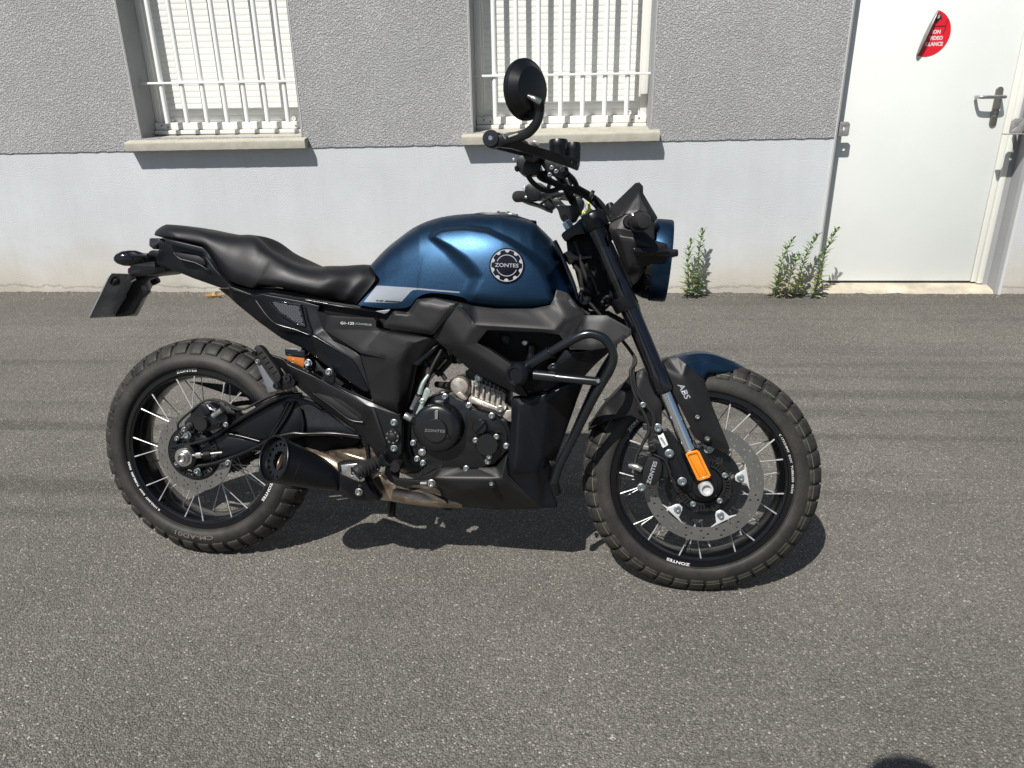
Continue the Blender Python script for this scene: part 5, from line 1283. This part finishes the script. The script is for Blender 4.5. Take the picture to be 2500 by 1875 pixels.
shell('shroud_wing', SH, 'plastic_navy', '5', '1175,560,-.118 1300,420,-.122 1400,300,-.126 1480,190,-.130 1700,185,-.135 1905,165,-.138 1740,310,-.120 1640,420,-.108 1605,485,-.102 1480,495,-.112 1178,580,-.118', '1385,330,-.140 1600,205,-.148', 'i0-i1', th=.02, bev=.002)
# brake pedal linkage and rider footrest
tb('brake_pushrod', BIKE, 'black', ln('4', '970,890,-.115 985,960,-.115 1000,1080,-.115'), [.010, .007, .005], 10, sm=3)
pr('master_cylinder', BIKE, 'black', '4', '935,880 1000,890 1010,950 940,950', -.120, .02, bev=.003)
RF = empty('rider_footrest', parent=BIKE)
bm = bmesh.new(); fp = ln('4', '890,1180,-.235 930,1150,-.225 1000,1120,-.205 1075,1095,-.185')
tube_bm(bm, fp, [.014, .017, .017, .013], 12); bm_obj('rubber_pad', bm, 'rubber', RF, smooth=50)
for i in range(6):
    t = i / 5; p = fp[0].lerp(fp[3], .1 + .75 * t); d_ = (fp[3] - fp[0]).normalized(); bm = bmesh.new(); lathe_bm(bm, p, d_, [(.017, -.002), (.0190, -.001), (.0190, .002), (.017, .003)], 16); bm_obj('pad_rib', bm, 'rubber', RF, smooth=50)
pr('footrest_hanger', RF, 'black', '4', '1070,1060 1090,1025 1115,1040 1140,1090 1180,1120 1100,1130', -.160, .03, bev=.003, rnd=.004)
tb('footrest_pin', RF, 'steel', ln('4', '895,1210,-.235 920,1240,-.235'), .004, 8, sm=0)
turn('pedal_pivot', BIKE, 'plastic', P('n', *S('1208,1130', '4')[0], -.155), [(.0145, -.04), (.0145, .0), (.013, .002), (0, .002)])
PD = pr('brake_pedal', BIKE, 'plastic', '4', '1135,1110 1165,1140 1190,1200 1230,1225 1420,1240 1500,1235 1525,1262 1500,1285 1420,1275 1220,1282 1160,1240 1120,1180', -.150, .012, bev=.003, rnd=.004)
bolt(PD, P('n', *S('1503,1262', '4')[0], -.152), .0085, 'steel'); tb('pedal_tip', PD, 'steel', ln('4', '1420,1262,-.155 1470,1262,-.158'), .0055, 8, sm=0)
tb('side_stand', BIKE, 'black', [Vector((.52, .10, .25)), Vector((.48, .19, .12)), Vector((.45, .262, .015))], .012, 10, sm=3)
# ------------------------------------------------------------------ crash bar
CR = tb('crash_bar', BIKE, 'black_metal', ln('5', '1170,318,-.185 1270,258,-.200 1370,200,-.215 1540,105,-.225 1640,60,-.228 1720,55,-.228 1810,90,-.228 1875,170,-.226 1892,260,-.224 1862,360,-.220 1790,480,-.210 1700,640,-.195 1560,920,-.165 1440,1160,-.145 1392,1310,-.135'), .0104, 16, sm=5)
tb('crash_bar_sleeve', CR, 'black_metal', ln('5', '1165,322,-.184 1365,205,-.2145'), .0132, 16, sm=0)
tb('crash_bar_brace', CR, 'black_metal', ln('5', '1230,398,-.200 1400,418,-.210 1765,455,-.213'), .0104, 16, sm=0)
tb('crash_bar_sleeve', CR, 'black_metal', ln('5', '1225,398,-.200 1412,418,-.2105'), .0128, 16, sm=0)
turn('weld', CR, 'bolt', P('n', *S('1765,452', '5')[0], -.222), [(.005, -.006), (.005, .002), (.003, .004), (0, .004)])
sc_ = P('n', *S('1110,385', '5')[0], -.185)
turn('slider', CR, 'plastic_navy', sc_, [(.027, -.01), (.029, .0), (.0295, .012), (.027, .022), (.022, .028), (.0205, .030), (.0180, .030), (.0170, .026), (0, .026)], (-YV + Vector((-.35, 0, -.05))).normalized(), 40)
pr('crash_bar_tab', CR, 'black_metal', '5', ['1335,340 1345,320 1400,295 1415,352 1340,352', '1370,318 1385,315 1390,330 1372,332'], -.206, .006, bev=.001)
pr('crash_bar_mount', CR, 'black', '5', '1350,1120 1400,1150 1385,1190 1355,1165', -.12, .02, bev=.003)
tb('crash_bar_foot', CR, 'black', ln('5', '1392,1310,-.135 1415,1400,-.12'), [.0125, .010], 12, sm=0)
tb('crash_bar', BIKE, 'black_metal', [Vector((p.x, -p.y, p.z)) for p in ln('5', '1270,258,-.200 1540,105,-.225 1720,55,-.228 1875,170,-.226 1862,360,-.220 1700,640,-.195 1392,1310,-.135')], .0094, 12)

# ------------------------------------------------------------------ front end
def fork(side):
    s = 1 if side < 0 else -1
    def q(x, y, l=-.104): p = P('n', x, y, l); return Vector((p.x, p.y * s, p.z))
    A, Bq, Cc, D = q(1447, 538), q(1620, 948), q(1632, 976), q(1684, 1100)
    f = empty('fork_leg', parent=BIKE)
    ax = (Bq - A).normalized(); L = (Bq - A).length
    bm = bmesh.new(); lathe_bm(bm, A, ax, [(0, -.02), (.0215, -.02), (.0225, 0), (.0225, .06), (.0235, .20), (.0235, .24), (.0225, .26), (.0225, L - .06), (.0255, L - .045), (.0265, L - .03), (.0265, L + .002), (.024, L + .008), (0, L + .008)], 32)
    bm_obj('outer_tube', bm, 'gloss', f, smooth=30)
    ax2 = (D - Cc).normalized(); bm = bmesh.new(); lathe_bm(bm, Cc - ax2 * .02, ax2, [(.0168, 0), (.0168, (D - Cc).length + .03)], 32); bm_obj('inner_tube', bm, 'chrome', f, smooth=60)
    bm = bmesh.new(); lathe_bm(bm, D - ax2 * .003, ax2, [(0, 0), (.019, 0), (.0215, .006), (.0215, .05), (.018, .085), (0, .09)], 24); bm_obj('axle_foot', bm, 'black', f, smooth=35)
    return f
FR = fork(-1); fork(1)
pr('axle_clamp', FR, 'black', '6', '700,745 760,720 800,700 850,760 880,900 905,960 900,1000 860,1030 810,1020 790,960 740,860', -.108, .03, bev=.004, rnd=.006)
pr('caliper_mount', FR, 'black', '6', '560,600 600,590 640,640 700,730 760,880 790,960 720,985 640,930 600,800 570,700', -.100, .014, bev=.003, rnd=.004)
# brand flag on the bracket
pr('fork_guard', FR, 'black', '6', '520,560 560,580 720,900 700,960 660,940 600,800 560,700', -.112, .01, bev=.002, rnd=.004)
TG = pr('bracket_tag', FR, 'white_ink', '6', '533,632 568,615 600,690 565,712', -.1135, .003, bev=.0005)
text_part('tag_lettering', TG, 'sticker_blk', 'HABIE', .0085, P('n', *S('566,664', '6')[0], -.1142), P('n', *S('545,630', '6')[0], -.1142) - P('n', *S('590,700', '6')[0], -.1142), Vector((-1, 0, -.4)), extrude=.0002)
for x, y in ((533, 583), (607, 745), (688, 922)): bolt(FR, P('n', *S('%f,%f' % (x, y), '6')[0], -.118), .009, 'bolt')
turn('bracket_eye', FR, 'plastic', P('n', *S('530,590', '6')[0], -.115), [(.0125, -.005), (.0125, .002), (0, .002)])
RFL = pr('reflector', FR, 'amber', '6', '716,752 728,742 780,730 792,738 862,880 858,892 800,912 788,908', -.128, .010, bev=.002, rnd=.003)
pr('reflector_rim', RFL, 'amber', '6', ['710,752 722,738 784,724 798,734 870,882 862,898 798,918 784,912', '724,760 732,752 780,740 788,748 850,880 846,886 802,900 796,896'], -.131, .008, bev=.001)
pass
pr('reflector_frame', RFL, 'fluid', '6', ['724,760 732,752 780,740 788,748 850,880 846,886 802,900 796,896', '731,764 737,758 778,748 783,753 842,877 804,891'], -.1290, .002, bev=.0002)
mirror_y(RC); mirror_y(BP)
# front caliper with its wordmark
FCA = pr('front_caliper', FR, 'plastic', '6', '470,770 500,765 545,780 558,800 560,850 540,920 520,945 470,945 435,930 440,850', -.135, .02, bev=.004, rnd=.006)
pr('caliper_body', FCA, 'clutch', '6', '400,770 450,760 480,775 450,860 440,940 400,940 380,900 385,820', -.125, .05, bev=.005, rnd=.006)
pr('caliper_body', FCA, 'clutch', '6', '470,700 520,670 560,700 600,760 600,900 560,940 540,930 560,860 560,800 500,760', -.118, .04, bev=.005, rnd=.006)
tx = P('n', *S('516,800', '6')[0], -.1358) - P('n', *S('474,930', '6')[0], -.1358)
text_part('caliper_lettering', FCA, 'grey_ink', 'ZONTES', .0135, P('n', *S('498,865', '6')[0], -.1358), tx, Vector((-1, 0, .3)), sx=1.15, bold=.0003)
for x, y, m_ in ((500, 712, 'plastic'), (430, 960, 'bolt'), (565, 930, 'black')): bolt(FCA, P('n', *S('%f,%f' % (x, y), '6')[0], -.128), .0085, m_)
tb('banjo_bolt', FCA, 'steel', ln('6', '352,818,-.125 395,828,-.13 432,845,-.132'), [.006, .009, .008], 10, sm=2)
tb('bleed_nipple', FCA, 'steel', ln('6', '378,835,-.12 378,865,-.12'), .004, 8, sm=0)
# hoses down the fork
tb('brake_hose', BIKE, 'rubber', ln('6', 'B 560,1300,-.09 6 378,120,-.10 362,220,-.118 372,320,-.122 410,420,-.125 460,520,-.125 478,600,-.125 440,680,-.125 400,760,-.125 390,810,-.128'), .0042, 8)
tb('abs_cable', BIKE, 'rubber', ln('6', '385,130,-.10 372,240,-.118 390,340,-.12 450,430,-.122 500,500,-.122 500,580,-.122 478,650,-.122 500,740,-.126 580,790,-.128 620,900,-.125 660,990,-.12'), .0028, 8)
tb('abs_cable', BIKE, 'rubber', ln('6', '392,130,-.10 382,240,-.116 402,340,-.12 460,425,-.122 512,500,-.120 510,580,-.120 500,640,-.12'), .0026, 8)
HC = pr('hose_clamp', BIKE, 'plastic', '6', '398,450 425,432 455,450 445,470 410,478', -.126, .012, bev=.002); bolt(HC, P('n', *S('440,438', '6')[0], -.128), .006, 'bolt')
# front mudguard: dark arch with a blue beak
def saddle(name, m, tops, edges, par=None, n=6, sharp=.78, skirt=0.):
    """curved sheet across the wheel: tops on the centre plane, edges on the near side (with their lateral depth), mirrored"""
    T = catmull(ln('6', tops, 1), n); E = catmull(ln('6', edges, 1), n); bm = bmesh.new(); rows = []
    for t, e in zip(T, E):
        c = e + FN * (-(e - FC).dot(FN)); half = -(e - FC).dot(FN); up = t - c; row = []
        for h_, v_ in ((-1, 0), (-.97, .28), (-.93, .55), (-.72, .76), (-.50, .94), (0, 1), (.50, .94), (.72, .76), (.93, .55), (.97, .28), (1, 0)):
            row.append(bm.verts.new(c + FN * (half * h_) + up * v_))
        rows.append(row)
    for a, b in zip(rows, rows[1:]):
        for k in range(10): bm.faces.new((a[k], a[k + 1], b[k + 1], b[k]))
    o = bm_obj(name, bm, m, par or BIKE, smooth=24); s_ = o.modifiers.new('t', 'SOLIDIFY'); s_.thickness = .0035; s_.offset = 0
    return o
MG = saddle('front_mudguard', 'plastic', '98,585,0 150,500,0 205,425,0 290,335,0 380,260,0 480,195,0 560,155,0 650,130,0', '96,597,-.050 160,560,-.062 210,530,-.070 310,420,-.082 400,345,-.088 500,290,-.088 600,245,-.084 740,215,-.078')
saddle('mudguard_tip', 'paint_blue', '640,130,0 700,112,0 775,99,0 870,108,0 960,140,0 1030,172,0 1084,205,0', '735,205,-.078 780,240,-.074 825,275,-.066 850,240,-.058 950,236,-.045 1040,226,-.026 1080,214,-.008', par=MG, sharp=.9)
MS = shell('mudguard_side', MG, 'plastic', '6', '545,165,-.080 600,140,-.086 655,132,-.088 740,200,-.098 830,280,-.098 870,420,-.100 985,700,-.104 985,735,-.102 970,748,-.102 900,715,-.100 830,690,-.100 770,640,-.104 640,380,-.110 560,200,-.105',
    '715,170,-.104 690,262,-.115 740,410,-.118 830,600,-.114', 'i0-i1 i1-i2 i2-i3', th=.008, bev=.003, fr=1, ang=8)
MB_ = bvh_of(MS)
decal_text('mudguard_lettering', MS, 'grey_ink', MB_, 'ABS', *S('700,350', '6')[0], 43, 14.5, 62, bold=.015, shear=.2)
for x, y in ((785, 512), (848, 650)):
    c = P('n', *S('%f,%f' % (x, y), '6')[0], -.115, 1); turn('bolt_recess', MS, 'black', c, [(.0095, -.008), (.0095, .001), (.0075, .001), (.007, -.002), (0, -.002)], fr=1); bolt(MS, c + FN * .002, .0058, 'steel', fr=1)
MR = shell('mudguard_rear', MG, 'plastic', '6', '300,330,-.075 360,240,-.085 440,210,-.090 500,300,-.098 560,430,-.104 560,580,-.102 530,600,-.100 440,545,-.100 360,505,-.098 290,520,-.092 190,545,-.080 95,595,-.066 110,560,-.060 200,430,-.062',
    '430,255,-.100 400,330,-.104 310,360,-.092 375,440,-.100 300,520,-.094 500,480,-.108', 'i0-i1 i2-i3 i3-i4', th=.006, bev=.002, fr=1, ang=9)

# steering head, yokes, bars
turn('yoke_collar', BIKE, 'black', P('B', 915, 1290, -.104), [(.031, -.008), (.031, .022), (.029, .026), (.0, .026)], P('B', 980, 1420, -.104) - P('B', 900, 1260, -.104), 36)
pr('lower_yoke', BIKE, 'black', 'B', '680,1290 860,1270 1010,1245 1070,1380 900,1420', -.09, .18, bev=.006)
pr('upper_yoke', BIKE, 'black', 'B', '288,640 310,610 440,520 470,480 560,440 650,430 700,490 725,530 700,560 560,620 430,640 330,712', -.090, .18, bev=.006, rnd=.008)
turn('yoke_collar', BIKE, 'black', P('B', 610, 470, -.104), [(.030, -.01), (.032, -.004), (.032, .024), (.030, .028), (0, .028)], P('B', 700, 700, -.104) - P('B', 610, 490, -.104), 36)
bm = bmesh.new(); lathe_bm(bm, P('B', 365, 545, -.06), P('B', 330, 480, -.06) - P('B', 365, 545, -.06), [(.013, -.01), (.013, .010), (.011, .013), (0, .013)], 6); bm_obj('pinch_bolt', bm, 'bolt', BIKE, bevel=.001)
bm = bmesh.new(); lathe_bm(bm, P('B', 545, 450, -.03), P('B', 520, 400, -.03) - P('B', 545, 450, -.03), [(.015, -.01), (.015, .010), (.013, .012), (0, .012)], 6); bm_obj('stem_nut', bm, 'bolt', BIKE, bevel=.001)
pr('steering_head', BIKE, 'deep', 'B', '340,700 560,600 640,700 860,1280 700,1440 560,1380 480,1200 430,1000 400,950 360,860', -.045, .09, bev=.004)
pr('horn_bracket', BIKE, 'gloss', 'B', '300,830 370,790 440,850 600,845 605,870 440,895 370,945 320,870', -.075, .02, bev=.004, rnd=.004)
for i, (s_, r_) in enumerate((('420,950,-.07 480,1020,-.07 500,1150,-.07 540,1250,-.06', .006), ('540,930,-.08 620,1100,-.08 670,1240,-.08', .005), ('430,700,-.07 470,820,-.07 520,1000,-.07 600,1200,-.07', .006), ('720,1290,-.10 760,1260,-.11 790,1290,-.10 770,1340,-.09 720,1350,-.09 710,1310,-.10', .0045), ('480,1190,-.08 560,1200,-.08 600,1230,-.07', .008))): tb('harness', BIKE, 'rubber', ln('B', s_), r_, 8)
turn('horn', BIKE, 'gloss', P('B', 520, 1290, -.06), [(.022, -.02), (.022, .0), (.016, .004), (.010, .004), (0, .0)], None, 28)
# tank nose trim
tb('tank_trim', BIKE, 'gloss', ln('B', '225,700,-.075 290,830,-.085 360,1010,-.09 420,1160,-.09 450,1290,-.09'), .0055, 10)
# risers and bar
pr('bar_riser', BIKE, 'black', 'B', '185,290 250,250 300,300 330,335 400,340 430,260 470,245 525,290 525,340 495,410 460,450 440,500 380,520 320,515 285,480 255,380 225,350', -.042, .03, bev=.005, rnd=.008)
pr('bar_riser', BIKE, 'black', 'B', '185,290 250,250 300,300 330,335 400,340 430,260 470,245 525,290 525,340 495,410 460,450 440,500 380,520 320,515 285,480 255,380 225,350', .020, .03, bev=.005, rnd=.010)
barR = [P('A', 175, 735, -.415), P('A', 420, 800, -.31), P('A', 560, 860, -.255), P('A', 720, 1030, -.14), P('A', 800, 1180, -.06), P('A', 825, 1230, .0)]
barL = [Vector((p.x, -p.y, p.z)) for p in barR[:-1]]
hL = P('A', 385, 1195, .40); barL[0] = hL; barL[1] = P('A', 500, 1180, .31)
HB = tb('handlebar', BIKE, 'black', barR + [P('A', 830, 1225, .03)] + [P('A', 800, 1200, .10), P('A', 690, 1190, .20), P('A', 520, 1190, .29)], .0110, 14)
tb('grip', HB, 'rubber', [barR[0], barR[0].lerp(barR[1], .5), barR[1]], .0165, 16, sm=2)
tb('grip', HB, 'rubber', [P('A', 375, 1195, .40), P('A', 440, 1192, .34), P('A', 520, 1190, .29)], [.0175, .0165, .0165], 16, sm=3)
be = P('A', 168, 732, -.425)
turn('bar_end', HB, 'black', be, [(.0165, -.02), (.0175, .0), (.0170, .012), (.0155, .015), (.006, .015), (.0055, .012), (0, .012)], -YV, 36)
bolt(HB, be - YV * .013, .0048, 'chrome')
LG = shell('lever_guard', BIKE, 'black', 'A', '215,672,-.430 250,690,-.430 480,775,-.425 700,838,-.415 830,880,-.400 882,905,-.390 878,935,-.390 868,968,-.390 855,978,-.390 800,955,-.395 650,905,-.405 480,848,-.415 320,800,-.420 230,790,-.425 190,790,-.425 155,760,-.425 150,715,-.425 175,680,-.428', '860,925,-.392', '', th=.014, bev=.004, seg=3)
pr('guard_notch', LG, 'deep', 'A', '812,905 820,908 818,930 810,926', -.4035, .002, bev=0); pr('guard_notch', LG, 'deep', 'A', '862,922 870,925 868,948 860,944', -.398, .002, bev=0)
SWG = pr('switch_housing', BIKE, 'black', 'A', '390,860 470,850 540,860 560,960 520,1010 430,1020 390,1000 360,930', -.27, .05, bev=.008, rnd=.012)
pr('throttle_housing', SWG, 'black', 'A', '400,790 430,755 500,750 550,790 560,870 520,920 430,900', -.30, .035, bev=.008, rnd=.012)
pr('kill_switch', SWG, 'grey_ink', 'A', '332,880 352,878 356,905 340,912', -.285, .012, bev=.002); pr('start_switch', SWG, 'gloss', 'A', '348,945 375,940 378,990 352,985', -.285, .02, bev=.003)
pr('cable_guide', SWG, 'mesh_metal', 'A', '490,745 520,740 550,755 555,785 520,780', -.29, .01, bev=.002, rnd=.004)
bk = pr('brake_lever', BIKE, 'black', 'A', '560,870 650,900 780,960 800,1000 760,1030 700,1030 620,1000 560,930', -.26, .04, bev=.006, rnd=.008)
for x, y in ((655, 962), (690, 992), (638, 1020), (740, 975)): bolt(bk, P('A', x, y, -.268), .0042, 'mesh_metal')
up = Vector((.05, 0, 1)).normalized()
def pot(x, y0, y1, l, r, cap=True):
    a, b = P('A', x, y0, l), P('A', x, y1, l); h = (b - a).length; o = turn('brake_reservoir', BIKE, 'plastic_navy', b, [(0, 0), (r * .93, 0), (r, .006), (r, h - .016), (r * 1.02, h - .015), (r * 1.02, h - .006), (r * .92, h), (r * .5, h + .001), (0, h + .001)], (a - b), 36, 30); return o
pot(828, 760, 905, -.30, .0165); pot(708, 735, 880, -.24, .0215); pot(790, 1055, 1130, .20, .010)
# left-hand switchgear, lever beyond the clamp
LS = pr('switch_housing', BIKE, 'black', 'A', '440,1110 480,1080 560,1080 620,1120 625,1180 560,1220 480,1215 440,1180', .255, .05, bev=.006, rnd=.008)
pr('horn_button', LS, 'grey_ink', 'A', '412,1120 440,1100 442,1135 430,1165', .25, .01, bev=.002); pr('grip_clamp', LS, 'bolt', 'A', '432,1188 470,1188 470,1212 434,1212', .30, .01, bev=.002)
tb('clutch_lever', BIKE, 'black', [P('A', 430, 1230, .36), P('A', 540, 1265, .30), P('A', 620, 1300, .25), P('A', 655, 1320, .23)], [.005, .0065, .0065, .004], 8)
pr('clutch_perch', BIKE, 'black', 'A', '570,1210 650,1220 690,1270 650,1310 600,1270', .23, .03, bev=.003, rnd=.004)
tb('lever_guard', BIKE, 'black', [P('A', 390, 1210, .405), P('A', 480, 1250, .39), P('A', 640, 1290, .36)], .006, 8)
pr('top_clamp', BIKE, 'black_metal', 'A', '620,1160 700,1140 730,1190 640,1220', .08, .04, bev=.004, rnd=.005)
# cables from the bars to the headlight
for s_, r_ in (('A 430,960,-.25 500,1080,-.22 620,1150,-.16 760,1120,-.14 900,1160,-.12 1010,1230,-.10 1080,1320,-.09 1120,1400,-.09', .0058), ('A 520,940,-.25 560,1040,-.20 680,1090,-.16 820,1130,-.13 980,1190,-.11 1060,1260,-.10 1110,1340,-.09', .0062), ('A 540,900,-.26 580,1010,-.20 700,1110,-.15 880,1170,-.12 1000,1260,-.11 1060,1350,-.10', .005),
    ('A 770,960,-.25 790,1030,-.22 860,1110,-.16 960,1170,-.12 1040,1240,-.10 1090,1310,-.09', .0045), ('A 780,1010,-.25 830,1060,-.22 860,1120,-.18', .0065), ('A 600,1000,-.22 640,1060,-.18 700,1090,-.16', .0065), ('A 560,1260,.20 640,1200,.10 760,1170,.02 900,1200,-.02', .004)): tb('cable', BIKE, 'rubber', ln('A', s_), r_, 8)
for x, y in ((640, 1090), (820, 1150), (975, 1185)):
    turn('cable_tie', BIKE, 'deep', P('A', x, y, -.13), [(.012, -.004), (.0125, -.003), (.0125, .003), (.012, .004)], Vector((1, 0, -.4)), 14)

# mirror on the bar end
mc = P('A', 452, 328, -.45); mn = (Vector((.80, -.60, -.06))).normalized()
MI = empty('bar_end_mirror', parent=BIKE)
turn('mirror_shell', MI, 'black', mc - mn * .008, [(0, 0), (.055, 0), (.0575, .001), (.0575, .007), (.0555, .009), (.0535, .009), (.0405, .024), (.036, .0255), (0, .0265)], mn, 64, 30)
turn('mirror_glass', MI, 'mirror', mc - mn * .0085, [(0, -.001), (.0535, -.001), (.0535, .0)], mn, 48)
bpv = P('A', 466, 388, -.470); tb('ball_joint', MI, 'steel', [P('A', 462, 382, -.468), P('A', 510, 402, -.475), P('A', 558, 428, -.470)], [.0048, .0055, .0065], 12, sm=2)
bm = bmesh.new(); path = [P('A', x, y, l) for x, y, l in ((562, 415, -.462), (560, 500, -.456), (535, 590, -.452), (470, 670, -.446), (390, 705, -.440), (300, 725, -.435), (215, 742, -.430))]
pth = catmull(path, 6); rows = []
for i, p in enumerate(pth):
    d = (pth[min(i + 1, len(pth) - 1)] - pth[max(i - 1, 0)]).normalized(); s_ = d.cross(YV).normalized(); t = i / (len(pth) - 1); w_ = .0075 + .003 * t
    rows.append([bm.verts.new(p + s_ * a * w_ + YV * b * .006) for a, b in ((-1, -.7), (-.7, -1), (.7, -1), (1, -.7), (1, .7), (.7, 1), (-.7, 1), (-1, .7))])
for a, b in zip(rows, rows[1:]):
    for k in range(8): bm.faces.new((a[k], a[(k + 1) % 8], b[(k + 1) % 8], b[k]))
bm.faces.new(rows[0]); bm.faces.new(rows[-1][::-1]); bm_obj('mirror_arm', bm, 'black', MI, smooth=40)
tb('arm_slot', MI, 'sill', [P('A', 305, 712, -.4435), P('A', 340, 700, -.4440), P('A', 380, 686, -.4450)], .0022, 8, sm=2)
tb('arm_bolt', MI, 'steel', [P('A', 252, 682, -.440), P('A', 285, 735, -.438)], .002, 6, sm=0)

# ------------------------------------------------------------------ headlight and its cowl
fx = Vector((1, 0, -.06)).normalized(); hc = P('B', 1395, 905, 0.)
HL = turn('headlight', BIKE, 'paint_blue', hc - fx * .046, [(.092, -.002), (.1015, .0), (.1030, .004), (.1030, .038), (.1005, .043), (.094, .044), (.090, .036)], fx, 72, 30)
turn('headlight_bowl', HL, 'gloss', hc - fx * .045, [(.1005, .002), (.0985, -.012), (.088, -.040), (.060, -.065), (.03, -.072), (0, -.072)], fx, 56, 40)
turn('headlight_lens', HL, 'smoke', hc - fx * .012, [(.0925, 0), (.080, .006), (.045, .011), (0, .013)], fx, 56, 50)
SCN = shell('fly_screen', BIKE, 'plastic', 'B', '778,470,-.070 772,372,-.060 815,330,-.062 1040,112,-.045 1082,102,-.048 1120,142,-.060 1122,215,-.072 1268,462,-.095 1235,505,-.108 1170,455,-.112 1060,415,-.110 940,425,-.105 800,502,-.098',
    '1080,200,-.080 850,452,-.100 1205,440,-.110', 'i0-i1 i0-i2', th=.03, bev=.005, ang=8)
scn2 = mirror_y(SCN); scn2.name = 'fly_screen_side'; scn2.parent = SCN
CW = shell('headlight_cowl', BIKE, 'plastic', 'B', '718,548,-.098 800,508,-.104 945,428,-.110 1060,418,-.114 1170,460,-.116 1232,508,-.112 1236,690,-.114 1100,640,-.120 860,600,-.118 800,690,-.108 760,700,-.102', '', '', th=.05, bev=.003)
pr('cowl_edge', CW, 'plastic', 'B', '785,712 815,715 1012,1160 1000,1200 985,1200 900,985', -.106, .03, bev=.003)
CV = shell('cowl_side', CW, 'plastic', 'B', '808,620,-.112 830,580,-.114 880,568,-.116 1050,618,-.122 1150,635,-.124 1240,690,-.124 1368,728,-.120 1372,790,-.120 1370,905,-.116 1340,932,-.112 1210,930,-.116 1130,960,-.112 1100,1020,-.105 1022,1160,-.098 960,1060,-.104 880,860,-.110 812,690,-.110',
    '885,650,-.136 1030,670,-.139 985,960,-.126 1250,775,-.137', 'i0-i1 i1-i3 i0-i2', th=.035, bev=.004, ang=8)
pr('cowl_strut', CW, 'plastic_navy', 'B', '1135,960 1148,975 1060,1120 1030,1140 1022,1120', -.100, .02, bev=.002)
tb('headlight_guard', BIKE, 'black', ln('B', '1035,808,-.142 1200,812,-.142 1380,812,-.138'), .0095, 4, sm=0)
GD = pr('guard_bar', BIKE, 'plastic_navy', 'B', '1010,766 1475,782 1478,850 1460,856 1040,850', -.143, .012, bev=.003)
pr('guard_bar_end', GD, 'plastic_navy', 'B', '1412,782 1478,784 1478,852 1412,850', -.143, .25, bev=.004)
turn('indicator_base', BIKE, 'plastic', P('B', 985, 505, -.114), [(.017, -.01), (.0165, .006), (.013, .010), (0, .010)])
FI = empty('indicator', parent=BIKE)
a_ = P('B', 1000, 505, -.12); b_ = P('B', 1110, 500, -.20)
turn('indicator_stalk', FI, 'rubber', a_, [(.012, -.004), (.010, .01), (.012, .03), (.019, .045), (.0215, .06), (.0205, .085), (.015, .098), (0, .10)], (b_ - a_), 28, 40)
turn('indicator_rim', FI, 'gloss', a_.lerp(b_, .72), [(.0205, -.004), (.0235, -.002), (.0235, .003), (.0205, .005)], (b_ - a_), 28)
tb('speedo_bracket', BIKE, 'black', ln('B', '780,330,-.03 800,400,-.04 790,470,-.05'), .010, 8)

# yellow key tag hanging from the ignition key
KT = empty('key_tag', (0, 0, 0)); KT.matrix_world = BIKE.matrix_world.copy()
tag(KT, 'small bright yellow tag on the key in the ignition between the bars and fork', 'key tag')
kk = pr('tag_leaf', KT, 'yellow', 'B', '558,300 574,292 590,366 628,392 616,424 582,414 552,424 542,398 558,374', -.085, .004, bev=.0006)
tb('key_ring', KT, 'steel', [P('B', 560 + 26 * math.cos(t), 350 + 34 * math.sin(t), -.08) for t in [k * .52 for k in range(13)]], .0008, 6, sm=0)
pr('tag_leaf', KT, 'yellow', 'B', '500,404 518,378 526,398 506,430', -.06, .004, bev=.0006)
